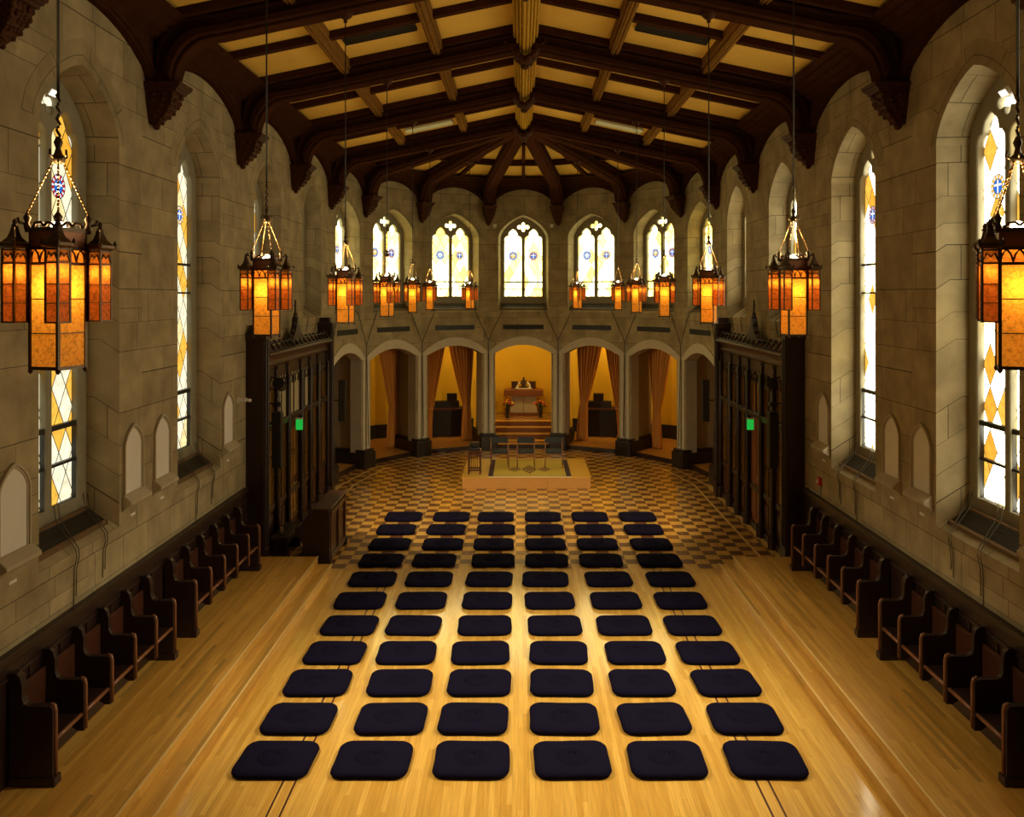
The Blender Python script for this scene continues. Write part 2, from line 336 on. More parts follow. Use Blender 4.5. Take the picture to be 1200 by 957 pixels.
# rug: olive field, dark border at the ends, maroon diamonds
def rug_mat():
    m, n, nd, ln = nt('olive_rug')
    out = N(nd, 'ShaderNodeOutputMaterial'); b = N(nd, 'ShaderNodeBsdfPrincipled'); ln.new(b.outputs[0], out.inputs[0])
    tc = N(nd, 'ShaderNodeTexCoord'); sp = N(nd, 'ShaderNodeSeparateXYZ'); ln.new(tc.outputs['Object'], sp.inputs[0])
    x, y = sp.outputs[0], sp.outputs[1]
    ax = math_(nd, ln, 'ABSOLUTE', x)
    col = mix_(nd, ln, .5, (.46, .32, .03), (.52, .37, .045))
    for cx, h, w in ((0, .62, .24), (.40, .34, .22), (-.40, .34, .22)):
        d = math_(nd, ln, 'ADD', math_(nd, ln, 'DIVIDE', math_(nd, ln, 'ABSOLUTE', math_(nd, ln, 'SUBTRACT', x, cx)), w), math_(nd, ln, 'DIVIDE', math_(nd, ln, 'ABSOLUTE', math_(nd, ln, 'ADD', y, .25)), h))
        band = math_(nd, ln, 'MULTIPLY', math_(nd, ln, 'LESS_THAN', d, 1.0), math_(nd, ln, 'GREATER_THAN', math_(nd, ln, 'FRACT', math_(nd, ln, 'MULTIPLY', d, 2.5)), .42))
        col = mix_(nd, ln, band, col, (.09, .015, .02))
    col = mix_(nd, ln, math_(nd, ln, 'GREATER_THAN', ax, .95), col, (.035, .012, .012))
    edge = math_(nd, ln, 'MULTIPLY', math_(nd, ln, 'LESS_THAN', math_(nd, ln, 'FRACT', math_(nd, ln, 'MULTIPLY', x, 16)), .35), math_(nd, ln, 'GREATER_THAN', math_(nd, ln, 'ABSOLUTE', y), .98))
    col = mix_(nd, ln, edge, col, (.05, .03, .015))
    ln.new(col, b.inputs['Base Color']); b.inputs['Roughness'].default_value = .95
    return m
M['rug'] = rug_mat()

# ------------------------------------------------------------------ wall frames: map (u along, w outward, v up)
def f_left(u, w, v): return (-W - w, u, v)
def f_right(u, w, v): return (W + w, u, v)
def f_apse(th):
    d = (math.sin(th), math.cos(th)); t = (math.cos(th), -math.sin(th))
    return lambda u, w, v: (d[0]*(RA + w) + t[0]*u, YC + d[1]*(RA + w) + t[1]*u, v)
def archpts(uc, hw, spring, rise, n=9, kind='point'):
    """left springing -> apex -> right springing"""
    L = []
    for k in range(n + 1):
        s = math.cos(pi/2 * k / n)
        z = rise * (max(0, 1 - s**1.35)**.6 if kind == 'point' else (1 - s*s))
        L.append((uc - hw * s, spring + z))
    return L + [(2*uc - u, v) for (u, v) in L[-2::-1]]
def opening(mb, fr, u0, u1, v0, v1, uc, hw, sill, spring, rise, depth, splay, slope, uo=0, kind='point', nosill=False, rev=None):
    """wall bay from u0..u1, v0..v1 with an arched opening and its reveals"""
    def q(pts): mb.face([fr(u, 0, v) for u, v in pts], [(u + uo, v) for u, v in pts])
    q([(u0,v0),(uc-hw,v0),(uc-hw,spring),(uc-hw,v1),(u0,v1)])
    q([(uc+hw,v0),(u1,v0),(u1,v1),(uc+hw,v1),(uc+hw,spring)])
    if not nosill: q([(uc-hw,v0),(uc+hw,v0),(uc+hw,sill),(uc-hw,sill)])
    A = archpts(uc, hw, spring, rise, kind=kind)
    for a, b in zip(A, A[1:]): q([a, b, (b[0], v1), (a[0], v1)])
    hi = hw - splay; B = archpts(uc, hi, spring, rise - splay*.6, kind=kind)
    prof = [(uc-hw, sill)] + A + [(uc+hw, sill)]; profi = [(uc-hi, sill+slope)] + B + [(uc+hi, sill+slope)]
    L = 0
    for a, b, c, d in zip(prof, prof[1:], profi[1:], profi):
        l = math.dist(a, b)
        if abs(a[0]-b[0]) < 1e-6 : uvs = [(uo+.3, a[1]),(uo+.3, b[1]),(uo+.3+depth, b[1]),(uo+.3+depth, a[1])]
        else: uvs = [(uo+.3, L),(uo+.3, L+l),(uo+.3+depth, L+l),(uo+.3+depth, L)]
        (rev or mb).face([fr(a[0],0,a[1]), fr(b[0],0,b[1]), fr(c[0],depth,c[1]), fr(d[0],depth,d[1])], uvs); L += l
    if not nosill:
        mb.face([fr(uc-hw,0,sill), fr(uc+hw,0,sill), fr(uc+hi,depth,sill+slope), fr(uc-hi,depth,sill+slope)], [(uo,0),(uo+2*hw,0),(uo+2*hi,.4),(uo,.4)])
def arch_ring(mb, fr, uc, hw, spring, rise, thick, proj, kind='point', drop=.25, umax=None):
    A = [(uc-hw, spring-drop)] + archpts(uc, hw, spring, rise, kind=kind) + [(uc+hw, spring-drop)]
    B = [(uc-hw-thick, spring-drop)] + archpts(uc, hw+thick, spring, rise+thick, kind=kind) + [(uc+hw+thick, spring-drop)]
    if umax: B = [(max(-umax, min(umax, u)), v) for u, v in B]
    L = 0
    for a, b, c, d in zip(A, A[1:], B[1:], B):
        l = math.dist(a, b)
        mb.face([fr(a[0],-proj,a[1]), fr(b[0],-proj,b[1]), fr(c[0],-proj,c[1]), fr(d[0],-proj,d[1])], [(L,.1),(L+l,.1),(L+l,.3),(L,.3)])
        mb.face([fr(d[0],-proj,d[1]), fr(c[0],-proj,c[1]), fr(c[0],0,c[1]), fr(d[0],0,d[1])], [(L,.1),(L+l,.1),(L+l,.12),(L,.12)])
        mb.face([fr(a[0],-proj,a[1]), fr(b[0],-proj,b[1]), fr(b[0],.01,b[1]), fr(a[0],.01,a[1])], [(L,.1),(L+l,.1),(L+l,.12),(L,.12)])
        L += l

SPR, RISE = 6.88, .78
HWN, HWA, DEP, SPL = .86, .81, .42, .08

# ---- nave walls
def nave_wall(name, fr, label):
    mb = MB()
    ys = [5.975] + YW
    lo = YT[0] - BAY
    mb.face([fr(-1.5,0,0),fr(lo,0,0),fr(lo,0,9.2),fr(-1.5,0,9.2)], [(-1.5,0),(lo,0),(lo,9.2),(-1.5,9.2)])
    for k, y in enumerate(ys):
        high = k >= 3
        opening(mb, fr, y - BAY/2, y + BAY/2 + (.02 if k == 4 else 0), 0, 9.2, y, HWN, 4.47 if high else 2.09, SPR, RISE, DEP, SPL, .28 if high else .31)
        arch_ring(mb, fr, y, HWN + .002, SPR, RISE, .30, .003, drop=0)
    return tag(mb.build(name, M['stone']), label, 'wall', kind='structure')
nave_wall('wall_left', f_left, 'grey-tan ashlar stone wall of the nave on the left, with deep pointed windows')
nave_wall('wall_right', f_right, 'ashlar stone wall of the nave on the right, with brightly lit window reveals')
mb = MB(); mb.face([(-5.7,-1.5,0),(5.7,-1.5,0),(5.7,-1.5,10),(-5.7,-1.5,10)], [(0,0),(11.4,0),(11.4,10),(0,10)])
tag(mb.build('wall_back', M['stone']), 'plain stone end wall behind the viewer', 'wall', kind='structure')

# ---- apse wall: arcade below, windows above
TH = [rad(180/7) * k for k in range(-3, 4)]
AH, ASPR, ARISE = .92, 3.12, .28
mb = MB(); rv = MB()
for k, th in enumerate(TH):
    fr = f_apse(th)
    opening(mb, fr, -HC, HC, 0, 3.85, 0, AH, 0, ASPR, ARISE, .34, 0, 0, uo=k*2.3, kind='seg', nosill=True, rev=rv)
    opening(mb, fr, -HC, HC, 3.85, 9.2, 0, HWA, 4.47, SPR, RISE - .06, DEP, SPL, .28, uo=k*2.3)
    arch_ring(mb, fr, 0, HWA + .002, SPR, RISE - .06, .2, .003, drop=0)
apse = tag(mb.build('wall_apse', M['stone']), 'seven-sided stone apse wall with tall windows over an arcade', 'wall', kind='structure')
rv.build('arch_reveal', M['pier'], apse)
for th in TH:
    mb = MB(); arch_ring(mb, f_apse(th), 0, AH + .002, ASPR, ARISE, .27, .035, kind='seg', drop=0, umax=HC)
    mb.build('arch_moulding', M['limestone'], apse)

# ---- piers of the arcade
VA = [rad(180/7) * (k - 3.5) for k in range(8)]
for k, th in enumerate(VA):
    R = Matrix.Translation((0, YC, 0)) @ Matrix.Rotation(-th, 4, 'Z')    # local +y outward along the vertex
    pr = bpy.data.objects.new('pier', None)
    mb = MB(); mb.M = R
    if k in (0, 7):
        pts = [(-.17, 5.18), (.17, 5.18), (.17, 6.45), (-.17, 6.45)]
    else:
        pts = [(-.17, 5.13), (.17, 5.13), (.17, 6.45), (-.17, 6.45)]
    mb.prism(pts, lambda q: (q[0], q[1], .45), lambda q: (q[0], q[1], 3.75))
    p_ = mb.build('pier', M['pier'], apse, bevel=.02)
    mb = MB(); mb.M = R
    for sx in (-1, 1): mb.prism([(sx*.03, 5.085), (sx*.08, 5.065), (sx*.12, 5.055), (sx*.16, 5.07), (sx*.16, 5.13), (sx*.03, 5.13)], lambda q: (q[0], q[1], .5), lambda q: (q[0], q[1], 3.14))
    mb.build('pier_moulding', M['limestone'], p_)
    mb = MB(); mb.M = R
    mb.prism([(-.26, 4.93), (.26, 4.93), (.31, 5.05), (.31, 6.5), (-.31, 6.5), (-.31, 5.05)], lambda q: (q[0], q[1], 0), lambda q: (q[0], q[1], .46))
    mb.prism([(-.22, 4.96), (.22, 4.96), (.26, 5.06), (.26, 6.5), (-.26, 6.5), (-.26, 5.06)], lambda q: (q[0], q[1], .46), lambda q: (q[0], q[1], .54))
    mb.build('plinth', M['blackbase'], p_, bevel=.015)

# ---- ambulatory behind the arcade
RO = 7.9; HO = RO * math.tan(HA)
mb = MB(); bb = MB()
for k, th in enumerate(TH):
    d = Vector((math.sin(th), math.cos(th), 0)); t = Vector((math.cos(th), -math.sin(th), 0)); c = Vector((0, YC, 0))
    def P(u, r, z): return tuple(c + d*r + t*u + Vector((0,0,z)))
    if k == 3:
        for s in (-1, 1):
            mb.face([P(s*HO, RO, 0), P(s*1.12, RO, 0), P(s*1.12, RO, 3.9), P(s*HO, RO, 3.9)])
            mb.face([P(s*1.12, RO, 0), P(s*1.12, 8.75, 0), P(s*1.12, 8.75, 3.9), P(s*1.12, RO, 3.9)])
        mb.face([P(-1.12, 8.75, 0), P(1.12, 8.75, 0), P(1.12, 8.75, 3.9), P(-1.12, 8.75, 3.9)])
        mb.face([P(-1.12, RO, 3.75), P(1.12, RO, 3.75), P(1.12, 8.75, 3.75), P(-1.12, 8.75, 3.75)])
    else:
        mb.face([P(-HO, RO, 0), P(HO, RO, 0), P(HO, RO, 3.9), P(-HO, RO, 3.9)])
        bb.prism([(-HO, RO-.04), (HO, RO-.04), (HO, RO), (-HO, RO)], lambda q: P(q[0], q[1], .1), lambda q: P(q[0], q[1], .58))
    r0 = RA + .34; h0 = r0 * math.tan(HA)
    mb.face([P(-h0, r0, 3.72), P(h0, r0, 3.72), P(HO, RO, 3.72), P(-HO, RO, 3.72)])
for s in (-1, 1): mb.face([(s*5.2, 21.2, 0), (s*8.1, 21.2, 0), (s*8.1, 21.2, 3.9), (s*5.2, 21.2, 3.9)]); mb.face([(s*8.1, 21.2, 0), (s*8.1, 24, 0), (s*8.1, 24, 3.9), (s*8.1, 21.2, 3.9)])
tag(mb.build('wall_ambulatory', M['yellow']), 'warm yellow plaster wall of the passage behind the arches', 'wall', kind='structure')
tag(bb.build('baseboard_ambulatory', M['blackbase']), 'black skirting at the foot of the yellow passage wall', 'baseboard', kind='structure')
mb = MB(); rs = MB()
for k, th in enumerate(TH):
    fr = f_apse(th)
    r0 = .16; h0 = (RA + r0) * math.tan(HA); w1 = RO - RA + .9; h1 = (RA + w1) * math.tan(HA)
    a = [fr(-h0, r0, .12), fr(h0, r0, .12), fr(h1, w1, .12), fr(-h1, w1, .12)]
    mb.face(a); rs.prism([(-h0, -.004), (h0, -.004), (h0, .125), (-h0, .125)], lambda q: fr(q[0], r0-.03, q[1]+.004), lambda q: fr(q[0], r0+.01, q[1]+.004))
fa = tag(mb.build('floor_ambulatory', M['floor_amb']), 'honey wood floor of the raised passage behind the arches', 'floor', kind='structure')

rs.build('riser', M['oak_dark'], fa)
# ---- floors, side platforms, inlays
mb = MB(); mb.box(-W-.2, W+.2, -1.5, 15.0, -.1, 0)
tag(mb.build('floor', M['floor']), 'polished oak strip floor of the nave with two dark inlaid lines', 'floor', kind='structure')
mb = MB(); mb.box(-9, 9, 15.0, 31, -.1, 0)
tag(mb.build('floor_apse', M['checker']), 'light and dark checkered parquet floor of the crossing and apse', 'floor', kind='structure')
for nm, s in (('left', -1), ('right', 1)):
    mb = MB()
    xs = sorted((s*W, s*3.80)); mb.box(xs[0], xs[1], -1.5, 15.0, 0, .22)
    xs = sorted((s*3.83, s*3.53)); mb.box(xs[0], xs[1], -1.5, 14.92, 0, .11)
    o = tag(mb.build('floor_platform_' + nm, M['floor_side']), f'raised oak side platform with two low steps along the {nm} wall', 'platform', kind='structure')
    mb = MB()
    xs = sorted((s*3.812, s*3.785)); mb.box(xs[0], xs[1], -1.5, 15.012, .222, .226)
    xs = sorted((s*3.542, s*3.515)); mb.box(xs[0], xs[1], -1.5, 14.935, .112, .116)
    mb.build('nosing', M['inlay'], o)
mb = MB()
def ring_line(x, wd):
    sc = x / W
    pts = [(-x, 15.05)] + [(x*math.sin(a), YC + x*math.cos(a)) for a in VA] + [(x, 15.05)]
    pin = [(-(x-wd), 15.05)] + [((x-wd)*math.sin(a), YC + (x-wd)*math.cos(a)) for a in VA] + [((x-wd), 15.05)]
    for a, b, c, d in zip(pts, pts[1:], pin[1:], pin):
        mb.face([(a[0],a[1],.004),(b[0],b[1],.004),(c[0],c[1],.004),(d[0],d[1],.004)])
ring_line(4.52, .055); ring_line(4.86, .07)
for s in (-1, 1): mb.face([(s*4.86,15.05,.003),(s*5.14,15.05,.003),(s*5.14,21.5,.003),(s*4.86,21.5,.003)])
tag(mb.build('trim_floor_inlay', M['inlay']), 'pale inlaid border line around the checkered floor', 'floor inlay', kind='structure')

# ---- wainscot along both side walls
for nm, s in (('left', -1), ('right', 1)):
    mb = MB()
    xs = sorted((s*W, s*(W-.05))); mb.box(xs[0], xs[1], 1, 14.95, .22, 1.42)
    xs = sorted((s*W, s*(W-.09))); mb.box(xs[0], xs[1], 1, 14.95, 1.42, 1.50)
    xs = sorted((s*W, s*(W-.07))); mb.box(xs[0], xs[1], 1, 14.95, 1.24, 1.28)
    o = tag(mb.build('trim_wainscot_' + nm, M['oak_dark'], bevel=.008), f'dark oak wainscot running along the foot of the {nm} wall', 'wainscot', kind='structure')
    mb = MB()
    for y in [7.8 + .55 * k for k in range(13)]:
        xs = sorted((s*(W-.05), s*(W-.065))); mb.box(xs[0], xs[1], y-.03, y+.03, .3, 1.24)
    mb.build('stile', M['oak_dark'], o)

# ------------------------------------------------------------------ ceiling
mb = MB()
for s in (-1, 1): mb.face([(0,-1.5,zc(0)),(s*5.4,-1.5,zc(5.4)),(s*5.4,YC,zc(5.4)),(0,YC,zc(0))])
for a, b in zip(VA, VA[1:]):
    R5 = 5.4
    mb.face([(0,YC,zc(0)), (R5*math.sin(a), YC+R5*math.cos(a), zc(R5)), (R5*math.sin(b), YC+R5*math.cos(b), zc(R5))])
ceil = tag(mb.build('ceiling', M['plaster']), 'gold-lit plaster panels of the low-pitched roof', 'ceiling', kind='structure')
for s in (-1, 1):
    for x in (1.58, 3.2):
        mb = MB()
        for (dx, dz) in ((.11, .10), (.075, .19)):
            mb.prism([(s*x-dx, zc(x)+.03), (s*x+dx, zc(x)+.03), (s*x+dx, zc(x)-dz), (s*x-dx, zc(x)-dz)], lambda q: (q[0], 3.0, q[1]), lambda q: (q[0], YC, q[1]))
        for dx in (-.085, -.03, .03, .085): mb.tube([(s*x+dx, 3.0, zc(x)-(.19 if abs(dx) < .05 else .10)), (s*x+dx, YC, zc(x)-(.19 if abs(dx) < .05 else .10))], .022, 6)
        mb.build('purlin', M['timber_uplit'], ceil)
    for y in YT[:]:
        for yy, hw in ((y - BAY/2, .07), (y - BAY + .26, .05), (y - .26, .05)):
            mb = MB()
            mb.prism([(s*.15, zc(.15)+.02), (s*5.1, zc(5.1)+.02), (s*5.1, zc(5.1)-.12), (s*.15, zc(.15)-.12)], lambda q: (q[0], yy-hw, q[1]), lambda q: (q[0], yy+hw, q[1]))
            mb.build('rafter', M['timber'], ceil)
for a, b in zip(VA, VA[1:]):
    for r in (1.75, 3.35):
        mb = MB(); th = (a+b)/2; t = Vector((math.cos(th), -math.sin(th), 0)); d = Vector((math.sin(th), math.cos(th), 0))
        ra = r*math.cos(HA); h = r*math.sin(HA); z = zc(r)
        mb.prism([(-.07, .04), (.07, .04), (.07, -.16), (-.07, -.16)], lambda q: tuple(Vector((0,YC,z+q[1])) + d*(ra+q[0]) - t*h), lambda q: tuple(Vector((0,YC,z+q[1])) + d*(ra+q[0]) + t*h))
        mb.build('purlin', M['timber'], ceil)
    mb = MB()   # middle rafter of each fan panel
    th = (a+b)/2
    def fm(r, z, o): return (r*math.sin(th) + o*math.cos(th), YC + r*math.cos(th) - o*math.sin(th), z)
    rr = math.cos(HA)
    mb.prism([(1.2*rr, zc(1.2)), (5.1*rr, zc(5.1)), (5.1*rr, zc(5.1)-.11), (1.2*rr, zc(1.2)-.11)], lambda q: fm(q[0], q[1], -.05), lambda q: fm(q[0], q[1], .05))
    mb.build('rafter', M['timber'], ceil)

# ridge beam: stepped moulded timber, lamplight gold put into its colour
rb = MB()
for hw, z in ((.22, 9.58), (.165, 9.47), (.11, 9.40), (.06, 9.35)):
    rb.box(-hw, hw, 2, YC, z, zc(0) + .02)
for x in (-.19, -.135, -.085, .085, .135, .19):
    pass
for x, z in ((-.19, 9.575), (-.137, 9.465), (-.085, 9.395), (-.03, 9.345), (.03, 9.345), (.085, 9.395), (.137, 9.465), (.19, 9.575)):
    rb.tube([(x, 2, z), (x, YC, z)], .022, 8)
ridge = tag(rb.build('ridge_beam', M['ridge_uplit']), 'moulded timber ridge beam down the middle of the ceiling, coloured as lit by lamps', 'ceiling beam', kind='structure')

# truss profile in (r, z): half
def half_profile(off_b=0.0, top=None):
    b = [(.0, zb(0)), (4.15, zb(4.15))]
    # curved brace down to the corbel
    x0, z0, x1, z1 = 4.15, zb(4.15), 4.76, 7.85
    for k in range(1, 9):
        a = pi/2 * k / 8
        b.append((x0 + (x1-x0)*math.sin(a), z0 - (z0-z1)*(1-math.cos(a))))
    return [(x, z + off_b) for x, z in b]
def half_truss(mb, fm, r0=.12):
    """fm(r, z, o): o is across the beam"""
    low = half_profile(); low[0] = (r0, zb(r0))
    body = low + [(5.2, 7.85), (5.2, zc(5.2)+.02), (r0, zc(r0)+.02)]
    mb.prism(body, lambda q: fm(q[0], q[1], -.13), lambda q: fm(q[0], q[1], .13))
    for (dz, th, w) in ((.05, .10, .20), (.26, .06, .17)):
        a = [(x, z + dz) for x, z in low]; b = [(x, z + dz + th) for x, z in low]
        a = [(x + (dz*.8 if i > 2 else 0), z) for i, (x, z) in enumerate(a)]; b = [(x + ((dz+th)*.8 if i > 2 else 0), z) for i, (x, z) in enumerate(b)]
        mb.prism(a + b[::-1], lambda q: fm(q[0], q[1], -w), lambda q: fm(q[0], q[1], w))
def corbel(mb, fm):
    """carved bracket under the brace: moulded cap over a tapering foliate body"""
    for z1, z0, r, w in ((7.87, 7.82, 4.66, .215), (7.82, 7.79, 4.69, .20), (7.79, 7.75, 4.725, .185)):
        mb.prism([(r, z0), (5.2, z0), (5.2, z1), (r-.012, z1)], lambda q: fm(q[0], q[1], -w), lambda q: fm(q[0], q[1], w))
    n = 9; prev = None
    def at(t): return (4.76 + .06*t + .22*t**2.2, 7.75 - .42*t, .165 - .105*t**1.4)
    for j in range(n):
        r0, z0, w0 = at(j/n); r1, z1, w1 = at((j+1)/n)
        a = [fm(r0, z0, -w0), fm(r0, z0, w0), fm(5.2, z0, w0), fm(5.2, z0, -w0)]; b = [fm(r1, z1, -w1), fm(r1, z1, w1), fm(5.2, z1, w1), fm(5.2, z1, -w1)]
        mb.face([a[0], a[1], b[1], b[0]]); mb.face([a[1], a[2], b[2], b[1]]); mb.face([a[3], a[0], b[0], b[3]])
        if j == n-1: mb.face(b)
    rr = random.Random(5)
    for j in range(6):
        t = (j + .5)/6; r, z, w = at(t)
        for o in (-1, -.5, 0, .5, 1):
            mb.ball(fm(r + .01 + rr.uniform(-.01, .01), z + rr.uniform(-.012, .012), o*w*.95), .038*(1 - .3*t), 7, 5)
        for x in (r + .12, r + .26):
            if x < 5.1:
                for sg in (-1, 1): mb.ball(fm(x, z + rr.uniform(-.015, .015), sg*w), .034*(1 - .3*t), 7, 5)
    mb.ball(fm(5.06, 7.31, 0), .055, 8, 6)
tn = ['directly overhead at the near corbels', 'second from the viewer', 'third from the viewer', 'fourth from the viewer', 'at the mouth of the apse']
for k, y in enumerate(YT):
    t = thing('roof_truss', f'dark carved timber roof truss on corbels, {tn[k]}', 'roof truss', (0, y, 0), group='roof trusses across the nave')
    for s in (-1, 1):
        fm = lambda r, z, o, s=s: (s*r, o, z)
        mb = MB(); half_truss(mb, fm); mb.build('principal_rafter', M['timber'], t, bevel=.012, seg=1)
        mb = MB(); corbel(mb, fm); mb.build('corbel', M['boss'], t)
    # carved boss at the ridge: leaf wings either side of the beam
    mb = MB()
    for s in (-1, 1):
        for j in range(7):
            q = j/6
            for dy in (-.20, -.07, .07, .20):
                mb.ball((s*(.02 + .33*q) + random.uniform(-.015,.015), dy*(1 - .35*q) + random.uniform(-.02,.02), 9.16 + .33*q + random.uniform(-.02,.02)), .062 - .012*q, 8, 6)
    mb.ball((0, 0, 9.11), .075, 10, 6)
    mb.build('ridge_boss', M['boss'], t)
rn = ['first', 'second', 'third', 'fourth', 'fifth', 'sixth']
for k, th in enumerate(VA[1:-1]):
    t = thing('apse_rib', f'dark timber rib fanning over the apse, {rn[k]} of six from the left', 'roof rib', (0, YC, 0), -th, group='timber ribs fanning over the apse')
    fm = lambda r, z, o: (o, r, z)
    mb = MB(); half_truss(mb, fm, .3); mb.build('principal_rafter', M['timber'], t, bevel=.012, seg=1)
    mb = MB(); corbel(mb, fm); mb.build('corbel', M['boss'], t)

# scalloped wooden wall plate under the ceiling, an arch over every window
def wall_plate(mb, fr, u0, u1, uc):
    hw = (u1-u0)/2
    pts = []
    for k in range(13):
        s = -1 + 2*k/12
        z = 7.72 + .72 * max(0, 1 - abs(s)**1.9)**.62
        pts.append((uc + hw*s, z))
    top = 8.60
    for a, b in zip(pts, pts[1:]):
        mb.face([fr(a[0],-.10,a[1]), fr(b[0],-.10,b[1]), fr(b[0],-.10,top), fr(a[0],-.10,top)])
        mb.face([fr(a[0],-.10,a[1]), fr(b[0],-.10,b[1]), fr(b[0],.02,b[1]), fr(a[0],.02,a[1])])
        mb.face([fr(a[0],-.13,a[1]+.05), fr(b[0],-.13,b[1]+.05), fr(b[0],-.13,b[1]+.12), fr(a[0],-.13,a[1]+.12)])
        mb.face([fr(a[0],-.10,a[1]+.05), fr(b[0],-.10,b[1]+.05), fr(b[0],-.13,b[1]+.05), fr(a[0],-.13,a[1]+.05)])
        mb.face([fr(a[0],-.10,a[1]+.12), fr(b[0],-.10,b[1]+.12), fr(b[0],-.13,b[1]+.12), fr(a[0],-.13,a[1]+.12)])
def plate_cove(mb, fr, u0, u1, k0=1.0):
    for j in range(4):
        w0, w1 = -.10 - .11*j, -.10 - .11*(j+1); z0, z1 = 8.42 + .075*j, 8.42 + .075*(j+1)
        mb.face([fr(u0,w0,z0+.03), fr(u1,w0,z0+.03), fr(u1,w1,z1), fr(u0,w1,z1)])
        mb.face([fr(u0,w1,z1), fr(u1,w1,z1), fr(u1,w1,z1+.03), fr(u0,w1,z1+.03)])
pn = ['left', 'right']
for nm, fr in (('left', f_left), ('right', f_right)):
    mb = MB()
    for y in [2.5, 5.975] + YW:
        wall_plate(mb, fr, y - BAY/2, y + BAY/2, y); plate_cove(mb, fr, y - BAY/2, y + BAY/2)
    tag(mb.build('trim_wall_plate_' + nm, M['timber']), f'dark scalloped timber wall plate arching over the windows of the {nm} wall', 'wall plate', kind='structure')
mb = MB()
for th in TH:
    fr = f_apse(th); wall_plate(mb, fr, -HC, HC, 0); plate_cove(mb, fr, -HC, HC)
tag(mb.build('trim_wall_plate_apse', M['timber']), 'dark scalloped timber wall plate arching over the apse windows', 'wall plate', kind='structure')

# ------------------------------------------------------------------ windows
def curve_plate(splines, extrude, bevel):
    cu = bpy.data.curves.new('tmp', 'CURVE'); cu.dimensions = '2D'; cu.fill_mode = 'BOTH'; cu.extrude = extrude; cu.bevel_depth = bevel; cu.bevel_resolution = 1; cu.offset = 0
    for pts in splines:
        sp = cu.splines.new('POLY'); sp.points.add(len(pts)-1); sp.use_cyclic_u = True
        for p, q in zip(sp.points, pts): p.co = (q[0], q[1], 0, 1)
    o = bpy.data.objects.new('tmp', cu); C.objects.link(o)
    dg = bpy.context.evaluated_depsgraph_get(); dg.update()
    me = bpy.data.meshes.new_from_object(o.evaluated_get(dg)); bpy.data.objects.remove(o); bpy.data.curves.remove(cu)
    return me
def star(center, circles, a0, a1, n):
    out = []
    for k in range(n + 1):
        a = a0 + (a1-a0)*k/n; dx, dy = math.cos(a), math.sin(a); best = .01
        for cx, cy, r in circles:
            ox, oy = cx-center[0], cy-center[1]; b = ox*dx + oy*dy; c = ox*ox + oy*oy - r*r; D = b*b - c
            if D > 0: best = max(best, b + math.sqrt(D))
        out.append((center[0]+dx*best, center[1]+dy*best))
    return out
LX, LH = .335, .305
def tracery_splines(hw, rise, z0, glass_z):
    outer = [(-hw, z0)] + archpts(0, hw, SPR, rise, 12) + [(hw, z0)]
    sp = [outer]
    for s in (-1, 1):
        c = s*LX
        head = star((c, 6.84), [(c-.155, 6.83, .15), (c+.155, 6.83, .15), (c, 7.00, .175), (c, 7.11, .09)], 0, pi, 48)
        sp.append([(c+LH, glass_z), (c+LH, 6.70)] + head + [(c-LH, 6.70), (c-LH, glass_z)])
    q = star((0, 7.25), [(-.13, 7.25, .092), (.13, 7.25, .092), (0, 7.345, .082), (0, 7.155, .082)], 0, 2*pi, 40)[:-1]
    sp.append(q)
    return sp
plates = {}
for key, hw, rise, z0, gz in (('low', HWN-SPL+.01, RISE-.048, 2.36, 2.50), ('high', HWN-SPL+.01, RISE-.048, 4.72, 4.95), ('apse', HWA-SPL+.01, RISE-.108, 4.72, 4.95)):
    plates[key] = curve_plate(tracery_splines(hw, rise, z0, gz), .05, .022)
    plates[key].materials.clear(); plates[key].materials.append(M['stone_frame'])
wcount = 0
def frame_matrix(fr, uc, w):
    o = Vector(fr(uc, w, 0)); ex = (Vector(fr(uc+1, w, 0)) - o); ez = Vector((0,0,1)); ey = (Vector(fr(uc, w+1, 0)) - o)
    m = Matrix(((ex.x, ez.x, ey.x, o.x), (ex.y, ez.y, ey.y, o.y), (ex.z, ez.z, ey.z, o.z), (0,0,0,1)))
    return m
